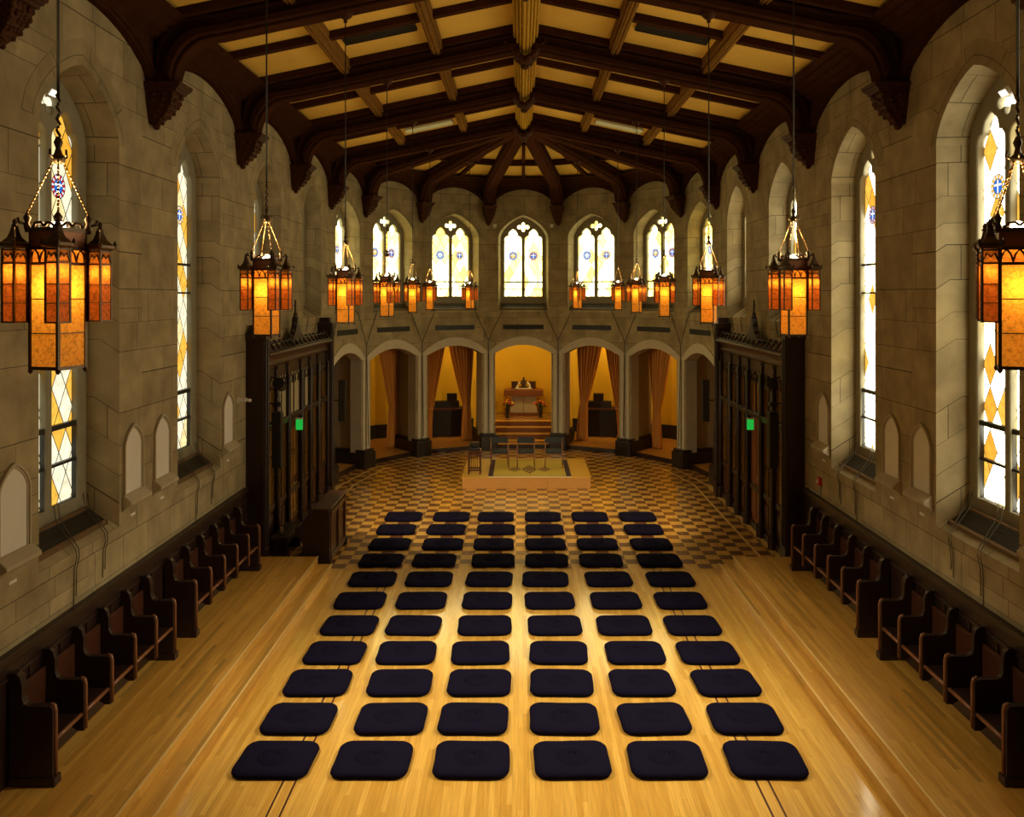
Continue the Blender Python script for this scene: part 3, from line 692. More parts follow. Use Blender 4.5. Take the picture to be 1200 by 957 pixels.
def window(fr, uc, key, side, label, flip=0):
    global wcount; wcount += 1
    root = thing(f'window_{wcount}', label, 'window', kind='structure')
    fo = bpy.data.objects.new('tracery_frame', plates[key]); C.objects.link(fo); fo.parent = root; fo.matrix_local = frame_matrix(fr, uc, DEP + .03)
    gz = 2.50 if key == 'low' else 4.95
    for i, s in enumerate((-1, 1)):
        mb = MB(); pts = [(s*LX-LH-.03, gz-.03), (s*LX+LH+.03, gz-.03), (s*LX+LH+.0, 7.21), (s*LX-LH-.0, 7.21)]
        mb.face([fr(uc+u, DEP+.05, v) for u, v in pts], [(u - s*LX, v) for u, v in pts])
        mb.build('glass_pane', G[side][(wcount*2 + i + flip) % 4], root)
    mb = MB(); pts = [(-.24, 7.05), (.24, 7.05), (.24, 7.44), (-.24, 7.44)]
    mb.face([fr(uc+u, DEP+.052, v) for u, v in pts], [(u, v) for u, v in pts]); mb.build('quatrefoil_pane', G[side][0], root)
    mb = MB()
    bars = ((5.5, .018), (5.04, .014), (3.44, .030), (3.0, .016)) if key == 'low' else ((5.44, .022), (5.2, .014))
    for z, h in bars:
        for s in (-1, 1):
            pts = [(s*LX-LH-.02, z-h), (s*LX+LH+.02, z-h), (s*LX+LH+.02, z+h), (s*LX-LH-.02, z+h)]
            mb.prism(pts, lambda q: fr(uc+q[0], DEP-.01, q[1]), lambda q: fr(uc+q[0], DEP+.045, q[1]))
    mb.build('saddle_bar', M['black'], root)
    if key == 'low':       # dark metal hopper casing round the lower opening light
        mb = MB()
        for s in (-1, 1):
            for (a, b) in ((-LH-.02, -LH+.025), (LH-.025, LH+.02)):
                pts = [(s*LX+a, gz-.02), (s*LX+b, gz-.02), (s*LX+b, 3.44), (s*LX+a, 3.44)]
                mb.prism(pts, lambda q: fr(uc+q[0], DEP-.005, q[1]), lambda q: fr(uc+q[0], DEP+.045, q[1]))
            pts = [(s*LX-LH, gz-.03), (s*LX+LH, gz-.03), (s*LX+LH, gz+.03), (s*LX-LH, gz+.03)]
            mb.prism(pts, lambda q: fr(uc+q[0], DEP-.005, q[1]), lambda q: fr(uc+q[0], DEP+.045, q[1]))
        mb.build('hopper_casing', M['black'], root)
    return root
wn = ['nearest the viewer', 'second along', 'third along, above the timber screen', 'last before the apse, above the timber screen']
for nm, fr in (('left', f_left), ('right', f_right)):
    window(fr, 5.975, 'low', nm, f'leaded window of the {nm} wall beside the viewer, out of view')
    for k, y in enumerate(YW):
        window(fr, y, 'low' if k < 2 else 'high', nm, f'two-light leaded window in the {nm} wall, {wn[k]}')
an = ['far left end', 'second from the left end', 'third from the left end', 'centre, over the altar', 'third from the right end', 'second from the right end', 'far right end']
for k, th in enumerate(TH):
    window(f_apse(th), 0, 'apse', 'apse', f'bright two-light stained glass apse window, {an[k]}')

# sill grilles (things lying on the sloping sills)
def sill_grille(fr, uc, hl, z0, slope, label, group):
    root = thing('sill_grille', label, 'grille', group=group)
    def pt(u, s, lift): return fr(uc+u, s*DEP, z0 + slope*s + lift)
    a, b = .20, .80
    mb = MB()
    def bar(u0, u1, s0, s1, l0, l1):
        P = [(u0,s0),(u1,s0),(u1,s1),(u0,s1)]
        mb.prism(P, lambda q: pt(q[0], q[1], l0), lambda q: pt(q[0], q[1], l1))
    bar(-hl, hl, a, a+.06, .005, .05); bar(-hl, hl, b-.06, b, .005, .05); bar(-hl, -hl+.03, a, b, .005, .05); bar(hl-.03, hl, a, b, .005, .05)
    mb.build('grille_frame', M['grille_frame'], root)
    mb = MB()
    bar(-hl+.02, hl-.02, a+.04, b-.04, .004, .012)
    n = 9
    for j in range(n):
        s = a + .07 + (b-a-.14)*(j+.5)/n
        bar(-hl+.02, hl-.02, s-.014, s+.014, .012, .04)
    mb.build('slats', M['grille'], root)
for nm, fr in (('left', f_left), ('right', f_right)):
    for k in (0, 1):
        sill_grille(fr, YW[k], .74, 2.09, .31, f'dark slatted grille on the sill of the {nm} wall window {wn[k]}', 'grilles on the nave window sills')
for k, th in enumerate(TH):
    sill_grille(f_apse(th), 0, .76, 4.47, .28, f'dark slatted grille under the apse window, {an[k]}', 'grilles on the apse window sills')
    mb = MB(); fr = f_apse(th)
    mb.prism([(-.66, 3.90), (.66, 3.90), (.66, 4.05), (-.66, 4.05)], lambda q: fr(q[0], -.012, q[1]), lambda q: fr(q[0], .01, q[1]))
    for j in range(4):
        z = 3.92 + .033*j
        mb.prism([(-.64, z), (.64, z), (.64, z+.008), (-.64, z+.008)], lambda q: fr(q[0], -.02, q[1]), lambda q: fr(q[0], 0, q[1]))
    tag(mb.build('wall_vent', M['black']), f'black slot vent in the stone above the arch, {an[k]}', 'vent', 'slot vents above the arcade')

# window pull cords
def cord(fr, pts, label, group, r=.008):
    mb = MB(); mb.tube([fr(*p) for p in pts], r, 6)
    tag(mb.build('pull_cord', M['rope']), label, 'cord', group)
for nm, fr in (('left', f_left), ('right', f_right)):
    for k in (0, 1):
        for j, du in enumerate((-.22, .42)):
            y = YW[k] + du
            mb = MB()
            e = .50 if j == 0 else .38
            for off, ln_ in ((0, 1.0), (.09, .78)):
                z2 = 1.98 - e*ln_
                mb.tube([fr(y+.30+off, .38, 2.55), fr(y+.2+off, .30, 2.40), fr(y+.02+off*.6, -.03, 2.13), fr(y+off*.6, -.05, 2.05), fr(y+off*.6, -.02, 1.9), fr(y+off*.6, -.015, z2)], .0055, 6)
            tag(mb.build('pull_cord', M['rope']), f'looped window cord over the sill of the {nm} wall window {wn[k]}, {"nearer" if j == 0 else "farther"} one', 'cord', 'window cords on the nave walls')
    for k in (2, 3):
        for j, du in enumerate((-.4, .4)):
            y = YW[k] + du
            cord(fr, [(y, .30, 4.72), (y, .0, 4.50), (y-.05, -.012, 4.40), (y - .22, -.012, 4.15)], f'thin {"near" if j == 0 else "far"} cord below {nm} wall window, {wn[k]}', 'cords above the timber screens', .008)
for k in range(8):
    mb = MB(); th = VA[k]
    base = (RV-.075) 
    bx = (base*math.sin(th), YC + base*math.cos(th), 3.55)
    lowp = (base*.985*math.sin(th), YC + base*.985*math.cos(th), .62)
    mb.tube([bx, lowp], .012, 6)
    for tk, s in ((k-1, 1), (k, -1)):
        if 0 <= tk < 7:
            fr = f_apse(TH[tk])
            mb.tube([fr(s*.62, .25, 4.66), fr(s*.68, -.01, 4.50), fr(s*.72, -.02, 4.42), bx], .010, 6)
    tag(mb.build('pull_cord', M['rope']), f'V-shaped window cord meeting on the apse pier, {ORD[k]} pier from the left', 'cord', 'cords on the apse piers')

# ------------------------------------------------------------------ blind niches on the walls
def niche(fr, uc, label):
    root = thing('wall_niche', label, 'niche', group='pale pointed niches between the windows')
    hw, z0, zs, rise = .215, 2.46, 3.06, .22
    def A(e): return [(uc-hw-e, z0)] + archpts(uc, hw+e, zs, rise+e*1.2, 7) + [(uc+hw+e, z0)]
    mb = MB(); mb.prism(A(0), lambda q: fr(q[0], -.012, q[1]), lambda q: fr(q[0], .01, q[1])); mb.build('board', M['niche'], root)
    mb = MB()
    for e0, e1, p in ((.0, .025, .02), (.025, .05, .035)):
        I, O = A(e0), A(e1)
        for a, b, c, d in zip(I, I[1:], O[1:], O):
            mb.face([fr(a[0],-p,a[1]), fr(b[0],-p,b[1]), fr(c[0],-p,c[1]), fr(d[0],-p,d[1])])
            mb.face([fr(a[0],-p,a[1]), fr(b[0],-p,b[1]), fr(b[0],0,b[1]), fr(a[0],0,a[1])])
            mb.face([fr(d[0],-p,d[1]), fr(c[0],-p,c[1]), fr(c[0],0,c[1]), fr(d[0],0,d[1])])
    mb.build('surround', M['stone_plain'], root)
    mb = MB(); mb.prism([(0, 2.46), (-.03, 2.46), (-.13, 2.38), (-.13, 2.34), (-.06, 2.30), (0, 2.24)], lambda q: fr(uc-.29, q[0], q[1]), lambda q: fr(uc+.29, q[0], q[1]))
    mb.build('ledge', M['stone_plain'], root, bevel=.01)
    mb = MB(); mb.prism([(-.06, 2.14), (.06, 2.14), (.06, 2.17), (-.06, 2.17)], lambda q: fr(uc+q[0], -.008, q[1]), lambda q: fr(uc+q[0], 0, q[1])); mb.build('label_plate', M['white'], root)
for nm, fr in (('left', f_left), ('right', f_right)):
    for y, l in ((8.14, 'nearest the viewer'), (10.66, 'just beyond the first window'), (11.52, 'just before the second window'), (14.12, 'beyond the second window')):
        niche(fr, y, f'pale pointed blind niche with ledge in the {nm} wall, {l}')

# ------------------------------------------------------------------ choir stalls
def stall_bench():
    root = thing('choir_stall', '', 'choir stall', (0,0,0), group='dark oak choir stalls along the walls')
    # local x: 0 at the wall, .43 at the front; y along; z from the platform
    endp = [(0,0), (.43,0), (.43,.72), (.425,.76), (.40,.78), (.19,.78), (.15,.80), (.13,.86), (.13,.98), (.11,1.06), (.07,1.10), (0,1.10)]
    divp = [(0,.28), (.30,.28), (.36,.24), (.43,.24), (.43,.72), (.425,.76), (.40,.78), (.19,.78), (.15,.80), (.13,.86), (.13,.98), (.11,1.06), (.07,1.10), (0,1.10)]
    ys = [-1.385 + .554*k for k in range(6)]
    for k, y in enumerate(ys):
        e = k in (0, 5); t = .045 if e else .032
        mb = MB(); mb.prism(endp if e else divp, lambda q: (q[0], y-t, q[1]), lambda q: (q[0], y+t, q[1]))
        if e: mb.box(-0, .455, y-t-.015, y+t+.015, 0, .09)
        p = mb.build('end_panel' if e else 'divider', M['oak_dark'], root, bevel=.008)
        mb = MB(); mb.tube([(.432, y, .26 if not e else .1), (.432, y, .72), (.42, y, .77), (.38, y, .785)], .02, 8); mb.build('arm_moulding', M['oak_highlight'], p)
    for k in range(5):
        y0, y1 = ys[k]+.03, ys[k+1]-.03
        mb = MB(); mb.box(.04, .40, y0, y1, .40, .43); s = mb.build('seat', M['oak_dark'], root, bevel=.01)
        mb = MB(); mb.tube([(.40, y0, .412), (.40, y1, .412)], .022, 8); mb.build('front_rail', M['oak_highlight'], s)
        mb = MB(); mb.box(.0, .035, y0, y1, .43, .92); mb.build('back_panel', M['oak_red'], root, bevel=.006)
    mb = MB(); mb.box(.02, .12, ys[0]+.03, ys[-1]-.03, .0, .40); mb.build('kickboard', M['oak_dark'], root)
    return root
proto = stall_bench(); first = True
for nm, s in (('left', -1), ('right', 1)):
    for y, l in ((9.40, 'nearer to the viewer'), (12.88, 'farther, next to the timber screen')):
        b = proto if first else copy_tree(proto); first = False
        b.location = (s*(W-.07), y, .22); b.rotation_euler = (0, 0, 0 if s < 0 else pi)
        b['label'] = f'dark oak five-seat choir stall against the {nm} wall, {l}'

# ------------------------------------------------------------------ floor cushions
rows = [(889, (324,437,553,670,781,896)), (841, (351,459,555,661,766,872)), (799, (373,469,562,658,752,850)), (764, (393,476.5,563,654.5,744,829)),
        (732, (410,485,568,650,731,811)), (703, (422.5,494,571,644,721.5,797)), (678, (437,503,573.5,639,713,785.5)), (656, (447,509,578,640.5,704,772.5)),
        (637, (457,519,578.5,639,700,763)), (620, (464.5,523,581,638,696,754)), (605, (473,529,581,636,691,747))]
def cushion_mesh(seed):
    rnd = random.Random(seed); mb = MB()
    hx, hy, H = .404, .332, .07
    def ring(ins, z, wob=0):
        rc = max(.01, .135 - ins*.5); ax, ay = hx - ins, hy - ins; pts = []
        n = 7
        for (sx, sy, a0) in ((1, 1, 0), (-1, 1, 90), (-1, -1, 180), (1, -1, 270)):
            for k in range(n):
                a = rad(a0 + 90*k/(n-1)); pts.append((sx*(ax-rc) + rc*math.cos(a), sy*(ay-rc) + rc*math.sin(a)))
        out = []
        for i, (a, b) in enumerate(pts):      # subdivide the straight sides
            c = pts[(i+1) % len(pts)]; m = 6 if i % n == n-1 else 1
            for k in range(m): out.append((a + (c[0]-a)*k/m, b + (c[1]-b)*k/m))
        return [mb.p((x + wob*.004*math.sin(9*y + seed), y + wob*.004*math.sin(8*x + seed*2), z + wob*.004*math.sin(7*x + seed)*math.cos(6*y))) for x, y in out]
    prof = [(.06, .0), (.012, .008), (0, .03), (.004, .05), (.02, .066), (.05, .075), (.10, .079), (.16, .078), (.22, .079), (.30, .083)]
    R_ = [ring(i, z, 1 if k > 1 else 0) for k, (i, z) in enumerate(prof)]
    for A, B in zip(R_, R_[1:]):
        for j in range(len(A)): mb.f.append([A[j], A[(j+1) % len(A)], B[(j+1) % len(A)], B[j]]); mb.uv.append(None); mb.sm.append(True)
    mb.f.append(R_[-1]); mb.uv.append(None); mb.sm.append(True); mb.f.append(R_[0][::-1]); mb.uv.append(None); mb.sm.append(False)
    return mb
def mound_mesh():
    mb = MB(); n = 30
    mb.lathe([(.205, .070), (.19, .082), (.16, .092), (.12, .101), (.07, .104), (.012, .102)], n)
    for j in range(n): # gathered pleats
        a = 2*pi*j/n
        mb.tube([(.02*math.cos(a), .02*math.sin(a), .102), (.10*math.cos(a), .10*math.sin(a), .1035), (.155*math.cos(a), .155*math.sin(a), .0935)], .0025, 5)
    return mb
protos = []
for v in range(4):
    root = cushion_mesh(v).build('floor_cushion', M['navy'], shade=True)
    mound_mesh().build('round_center', M['navy'], root)
    protos.append(root)
used = set(); rnd = random.Random(3)
rown = ['row nearest the viewer'] + [f'{ORD[i]} row from the viewer' for i in range(1, 10)] + ['row farthest from the viewer']
for i, (py, xs) in enumerate(rows):
    y = F*4.96/(py-346)
    for j, px in enumerate(xs):
        v = (i*3 + j*5) % 4
        o = protos[v] if v not in used else copy_tree(protos[v]); used.add(v)
        o.location = (CAMX + (px-610)*y/F, y, 0.001); o.rotation_euler = (0, 0, rad(rnd.uniform(-1.6, 1.6)))
        surf = 'plank floor' if y < 15 else 'checkered floor'
        tag(o, f'navy cushion on {surf}, {ORD[j]} from the left, {rown[i]}', 'floor cushion', 'dark navy floor cushions in rows')

# ------------------------------------------------------------------ lanterns
def point(name, loc, energy, col, r=.03, parent=None):
    l = bpy.data.lights.new(name, 'POINT'); l.energy = energy; l.color = col; l.shadow_soft_size = r
    o = bpy.data.objects.new(name, l); C.objects.link(o); o.location = loc
    if parent is not None: o.parent = parent
    return o
def spot(name, loc, to, e, col, ang, blend=.8, r=.06):
    l = bpy.data.lights.new(name, 'SPOT'); l.energy = e; l.color = col; l.spot_size = rad(ang); l.spot_blend = blend; l.shadow_soft_size = r
    o = bpy.data.objects.new(name, l); C.objects.link(o); o.location = loc
    o.rotation_euler = (Vector(to) - Vector(loc)).to_track_quat('-Z', 'Y').to_euler(); return o
LZ0 = 4.62                      # bottom of the lantern, local z = 0
E_UP, E_IN, E_SAT = 52.0, 1.5, .26
def square(mb, h, z0, z1, t, rot=0): pass
def lantern():
    root = thing('hanging_lantern', '', 'lantern', group='amber lanterns hanging in two lines')
    S = .087       # half side; corners lie on the local axes after a 45 degree turn
    T = Matrix.Rotation(rad(45), 4, 'Z')
    for k in range(4):
        mb = MB(); mb.M = T @ Matrix.Rotation(rad(90*k), 4, 'Z')
        mb.face([(-S, -S, .012), (S, -S, .012), (S, -S, .54), (-S, -S, .54)])
        mb.build('mica_panel', M['mica'], root)
    mb = MB(); mb.M = T; mb.face([(-S,-S,.01),(S,-S,.01),(S,S,.01),(-S,S,.01)]); mb.build('bottom_panel', M['mica'], root)
    mb = MB(); mb.M = T
    for sx in (-1, 1):
        for sy in (-1, 1): mb.box(sx*S-.0075, sx*S+.0075, sy*S-.0075, sy*S+.0075, 0, .62)
    for z in (.0, .185, .36):
        h = .009 if z == 0 else .0022
        for s in (-1, 1):
            mb.box(-S, S, s*S-.004, s*S+.004, z, z+2*h); mb.box(s*S-.004, s*S+.004, -S, S, z, z+2*h)
    for sx in (-1, 1):
        for sy in (-1, 1): mb.lathe([(.004,-.02),(.013,-.008),(.012,.004)], 8, sx*S, sy*S)
    mb.build('lantern_frame', M['bronze'], root)
    # pierced gothic band
    mb = MB(); mb.M = T
    for k in range(4):
        mb.M = T @ Matrix.Rotation(rad(90*k), 4, 'Z')
        mb.box(-S-.004, S+.004, -S-.005, -S+.003, .535, .55); mb.box(-S-.004, S+.004, -S-.005, -S+.003, .612, .63)
        for c in (-.058, 0, .058):
            for s in (-1, 1): mb.tube([(c, -S, .615), (c + s*.018, -S, .592), (c + s*.030, -S, .55)], .0055, 5)
    mb.build('pierced_band', M['bronze'], root)
    mb = MB(); 
    for k in range(4):
        mb.M = T @ Matrix.Rotation(rad(90*k), 4, 'Z')
        mb.face([(-S+.002, -S+.006, .54), (S-.002, -S+.006, .54), (S-.002, -S+.006, .62), (-S+.002, -S+.006, .62)])
    mb.build('band_mica', M['mica_red'], root)
    mb = MB()
    for k in range(4):
        mb.M = T @ Matrix.Rotation(rad(90*k), 4, 'Z')
        mb.box(-S-.006, S+.006, -S-.006, -S+.004, .63, .705)
    mb.build('copper_band', M['copper'], root)
    mb = MB()
    for k in range(4):
        mb.M = T @ Matrix.Rotation(rad(90*k), 4, 'Z')
        mb.box(-S-.014, S+.014, -S-.014, -S+.002, .705, .725)
        mb.tube([(-.07,-S,.725),(-.05,-S-.01,.748),(-.02,-S,.752),(0,-S,.735)], .008, 6); mb.tube([(.07,-S,.725),(.05,-S-.01,.748),(.02,-S,.752),(0,-S,.735)], .008, 6)
        mb.lathe([(.012,.70),(.02,.73),(.012,.75),(.022,.775),(.006,.80),(.002,.815)], 8, S+.01, S+.01)
        mb.tube([(S+.01,S+.01,.74),(S+.035,S+.035,.75),(S+.04,S+.04,.775)], .008, 6)
    mb.build('crown', M['bronze'], root)
    mb = MB(); mb.ball((0,0,.735), .036, 14, 10, .8); mb.build('bulb', M['bulb'], root)
    # chains from four corners to a ring, then a long rod to the ceiling
    mb = MB()
    for k in range(4):
        a = rad(90*k); n = 16
        for j in range(n):
            t0 = j/n; t1 = (j+.85)/n
            p0 = Vector((math.cos(a)*(.15*(1-t0)+.02*t0), math.sin(a)*(.15*(1-t0)+.02*t0), .77+.31*t0)); p1 = Vector((math.cos(a)*(.15*(1-t1)+.02*t1), math.sin(a)*(.15*(1-t1)+.02*t1), .77+.31*t1))
            mb.tube([p0, (p0+p1)/2, p1], .006 if j % 2 else .004, 6)
    mb.build('corner_chain', M['brass'], root)
    mb = MB()
    mb.lathe([(.012,1.06),(.035,1.075),(.035,1.095),(.02,1.11),(.012,1.14),(.022,1.17),(.01,1.20)], 12)
    for k in range(4):
        a = rad(90*k+45); mb.tube([(.03*math.cos(a),.03*math.sin(a),1.085),(.055*math.cos(a),.055*math.sin(a),1.10),(.05*math.cos(a),.05*math.sin(a),1.13)], .006, 6)
    n = 8
    for j in range(n): mb.tube([(.0,.0,1.19+.03*j),(.008*(-1)**j,0,1.205+.03*j),(0,0,1.22+.03*j)], .008, 6)
    mb.build('suspension_ring', M['bronze'], root)
    zt = zb(2.48) - LZ0
    mb = MB(); mb.tube([(0,0,1.40),(0,0,zt-.05)], .008, 6); mb.build('suspension_rod', M['black'], root)
    mb = MB(); mb.lathe([(.008,zt-.13),(.03,zt-.11),(.025,zt-.08),(.06,zt-.06),(.10,zt-.02),(.12,zt+.04)], 10); mb.build('ceiling_rose', M['boss'], root)
    # four corner lanterns on brackets
    s2 = .037
    for k in range(4):
        a = rad(90*k); cx, cy = .192*math.cos(a), .192*math.sin(a)
        T2 = Matrix.Translation((cx, cy, 0)) @ Matrix.Rotation(a + rad(45), 4, 'Z')
        mb = MB(); mb.M = T2
        for sx in (-1,1):
            for sy in (-1,1): mb.box(sx*s2-.005, sx*s2+.005, sy*s2-.005, sy*s2+.005, .242, .625)
        for z in (.242, .34, .435, .538, .605):
            h = .004 if z in (.242,.538,.605) else .0018
            for s in (-1,1): mb.box(-s2,s2,s*s2-.0045,s*s2+.0045,z,z+2*h); mb.box(s*s2-.0045,s*s2+.0045,-s2,s2,z,z+2*h)
        for q in range(4):
            mb.M = T2 @ Matrix.Rotation(rad(90*q), 4, 'Z')
            mb.tube([(-s2,-s2,.55),(-.018,-s2,.592),(0,-s2,.575),(.018,-s2,.592),(s2,-s2,.55)], .006, 5)
        mb.M = Matrix.Identity(4)
        u = Vector((math.cos(a), math.sin(a), 0))
        for z in (.56, .60): mb.tube([u*.118 + Vector((0,0,z)), u*.148 + Vector((0,0,z))], .006, 6)
        sl = mb.build('corner_lantern', M['bronze'], root)
        mb = MB()
        for q in range(4):
            mb.M = T2 @ Matrix.Rotation(rad(90*q), 4, 'Z')
            mb.face([(-s2,-s2,.248),(s2,-s2,.248),(s2,-s2,.61),(-s2,-s2,.61)])
        mb.M = T2; mb.face([(-s2,-s2,.246),(s2,-s2,.246),(s2,s2,.246),(-s2,s2,.246)])
        mb.build('mica_panel', M['mica_red'], sl)
        mb = MB(); mb.M = T2
        mb.lathe([(.062,.618),(.078,.628),(.078,.642),(.060,.648),(.034,.672),(.022,.700),(.016,.725)], 4, rot=rad(45), smooth=False)
        mb.lathe([(.010,.722),(.018,.732),(.010,.742),(.013,.752),(.004,.768)], 8)
        for sx in (-1,1):
            for sy in (-1,1): mb.lathe([(.004,.625),(.010,.640),(.010,.652),(.002,.668)], 6, sx*.05, sy*.05)
        mb.build('spire_roof', M['bronze'], sl)
    return root
lamp = lantern()
lrot = {('left',0): 29, ('left',1): 36, ('left',2): 32, ('left',3): 24, ('left',4): 50, ('left',5): 45, ('left',6): 20,
        ('right',0): 20, ('right',1): 52, ('right',2): 17, ('right',3): 40, ('right',4): 20, ('right',5): 40, ('right',6): 10}
first = True
lname = ['nearest the viewer', 'second from the viewer', 'third from the viewer', 'fourth from the viewer', 'fifth from the viewer', 'sixth, at the mouth of the apse', 'last and smallest, inside the apse']
for nm, s in (('left', -1), ('right', 1)):
    for k in range(7):
        if k < 6: x, y = s*2.48, 4.235 + BAY*k
        else: x, y = s*2.48*math.sin(3*HA), YC + 2.48*math.cos(3*HA)
        o = lamp if first else copy_tree(lamp); first = False
        o.location = (x, y, LZ0); o.rotation_euler = (0, 0, rad(lrot[(nm, k)]))
        o['label'] = f'amber lantern with four corner lanterns, {nm} line, {lname[k]}'
        spot('lantern_uplight', (x, y, LZ0 + .83), (x, y, 9), E_UP, (1, .70, .30), 118, 1.0, .04)
        point('lantern_bulb_light', (x, y, LZ0 + .80), 3.6, (1, .72, .34), .03)
        point('lantern_inner', (x, y, LZ0 + .42), E_IN, (1, .72, .36), .03)
        if k < 5:
            for q in range(4):
                a = rad(lrot[(nm, k)] + 90*q); point('lantern_corner', (x + .192*math.cos(a), y + .192*math.sin(a), LZ0 + .50), E_SAT, (1, .7, .35), .012)

# ------------------------------------------------------------------ timber screens in the crossing
def screen(s, nm):
    root = thing('timber_screen', f'tall dark oak traceried screen with glazed panels against the {nm} wall', 'screen', (s*W, 15.0, 0))
    # local: x inward from wall (0..), y along from 0 to 5.6
    def L(x, y, z): return (-s*x, y, z)
    def bx(mb, x0, x1, y0, y1, z0, z1):
        a, b = sorted((-s*x0, -s*x1)); mb.box(a, b, y0, y1, z0, z1)
    y0, y1 = .05, 5.60
    for (a, b) in ((y0, y0+.24), (y1-.24, y1)):
        mb = MB(); bx(mb, 0, .34, a, b, 0, 4.32); bx(mb, 0, .38, a-.03, b+.03, 0, .35); bx(mb, 0, .38, a-.03, b+.03, 4.18, 4.32); bx(mb, .05, .30, a+.02, b-.02, 4.32, 4.45)
        for yy in (a+.06, b-.06): mb.tube([L(.35, yy, .35), L(.35, yy, 4.18)], .025, 8)
        mb.build('post', M['oak_dark'], root, bevel=.01)
    ed = [.29, 1.15, 1.95, 2.95, 3.70, 4.45, 5.36]
    zr, zt = 2.46, 3.38
    for k, y in enumerate(ed):
        mb = MB(); bx(mb, .05, .26, y-.05, y+.05, .0, zt+.15)
        for (d, r) in ((-.055, .022), (0, .032), (.055, .022)): mb.tube([L(.27, y+d, .30), L(.27, y+d, zt)], r, 8)
        mb.prism([(.05,-.1),(.3,-.1),(.36,0),(.3,.1),(.05,.1)], lambda q: L(q[0], y+q[1], 0), lambda q: L(q[0], y+q[1], .28))
        mb.build('mullion', M['oak_dark'], root, bevel=.006, seg=1)
    mb = MB()
    bx(mb, .06, .27, .29, 5.36, zr-.06, zr+.06); bx(mb, .08, .29, .29, 5.36, zr+.02, zr+.05); bx(mb, .05, .24, .29, 5.36, .82, .94); bx(mb, .05, .24, .29, 5.36, 0, .14)
    mb.build('rail', M['oak_dark'], root, bevel=.008)
    door = 2
    for k in range(6):
        a, b = ed[k]+.05, ed[k+1]-.05
        cream = (s < 0 and k in (1, 2, 3))
        mb = MB(); bx(mb, .19, .21, a, b, zr, zt+.02); mb.build('upper_glazing', M['cream_glass'] if cream else M['amber_glass'], root)
        # traceried heads in each light and lead bars
        mb = MB(); m = (a+b)/2
        for c, h in (((a+m)/2, (m-a)/2), ((m+b)/2, (b-m)/2)):
            mb.tube([L(.22, c-h, zt-.26), L(.22, c-h*.8, zt-.12), L(.22, c, zt), L(.22, c+h*.8, zt-.12), L(.22, c+h, zt-.26)], .018, 6)
            mb.tube([L(.22, c-h*.5, zt-.10), L(.22, c-h*.35, zt-.2), L(.22, c-h*.8, zt-.22)], .014, 6); mb.tube([L(.22, c+h*.5, zt-.10), L(.22, c+h*.35, zt-.2), L(.22, c+h*.8, zt-.22)], .014, 6)
        mb.tube([L(.22, m, zr), L(.22, m, zt)], .013, 6)
        mb.build('tracery', M['oak_dark'], root)
        if k == door:
            d = MB(); bx(d, .14, .19, a, b, .05, zr-.06); dl = d.build('door', M['door_red'] if s > 0 else M['oak_red'], root, bevel=.006)
            d = MB()
            for (za, zb_) in ((.25, 1.0), (1.15, 2.2)): bx(d, .19, .205, a+.10, m-.04, za, zb_); bx(d, .19, .205, m+.04, b-.10, za, zb_)
            d.build('door_panel', M['door_red'] if s > 0 else M['amber_glass'], dl, bevel=.008)
            d = MB(); d.tube([L(.20, a+.07, 1.02), L(.25, a+.07, 1.02), L(.25, a+.07, 1.16), L(.20, a+.07, 1.16)], .011, 8); d.build('door_handle', M['brass'], dl)
        else:
            d = MB(); bx(d, .19, .21, a, b, .94, zr-.06); d.build('lower_glazing', M['amber_glass'], root)
            d = MB(); d.tube([L(.215, m, .94), L(.215, m, zr)], .016, 6)
            for z in (1.45, 1.95): d.tube([L(.212, a, z), L(.212, b, z)], .006, 5)
            d.build('glazing_bar', M['oak_dark'], root)
            d = MB(); bx(d, .15, .20, a, b, .14, .82); bx(d, .20, .22, a+.07, m-.03, .24, .72); bx(d, .20, .22, m+.03, b-.07, .24, .72); d.build('wood_panel', M['oak_red'], root, bevel=.01)
    mb = MB(); bx(mb, .04, .22, .29, 5.36, zt, 3.62)
    for k in range(1, 6):
        for dy in (-.05, .05): bx(mb, .22, .25, ed[k]+dy-.015, ed[k]+dy+.015, 3.50, 3.62)
    mb.build('frieze', M['oak_dark'], root, bevel=.006)
    prof = [(0, 3.62), (.24, 3.62), (.27, 3.66), (.27, 3.69), (.24, 3.72), (.25, 3.78), (.30, 3.83), (.38, 3.86), (.38, 3.90), (.35, 3.92), (0, 3.98)]
    mb = MB(); mb.prism(prof, lambda q: L(q[0], .29, q[1]), lambda q: L(q[0], 5.36, q[1])); mb.build('cornice', M['oak_red'], root, bevel=.006)
    mb = MB()
    n = 15
    mb.tube([L(.33, .29, 3.94), L(.33, 5.36, 3.94)], .018, 8)
    mb.tube([L(.22, .29, 4.07), L(.22, 5.36, 4.07)], .018, 8)
    for j in range(n):
        y = .45 + 4.75*j/(n-1)
        mb.tube([L(.34, y-.03, 3.93), L(.30, y, 3.97), L(.24, y+.03, 4.04), L(.21, y, 4.11), L(.19, y-.03, 4.10)], .024, 6)
    mb.build('cresting', M['oak_dark'], root)
    # crocketed ogee gable with cross finial
    mb = MB(); yc = 2.72
    og = [(-.40, 3.98), (-.36, 4.12), (-.20, 4.22), (-.09, 4.36), (-.04, 4.52), (.04, 4.52), (.09, 4.36), (.20, 4.22), (.36, 4.12), (.40, 3.98)]
    mb.prism(og, lambda q: L(.12, yc+q[0], q[1]), lambda q: L(.24, yc+q[0], q[1]))
    for q in og[1:5] + og[5:9]: mb.ball(L(.18, yc+q[0]*1.12, q[1]+.02), .045, 8, 6)
    mb.lathe([(.05,4.50),(.03,4.56),(.05,4.60),(.02,4.64),(.02,4.90)], 8, -s*.18, yc)
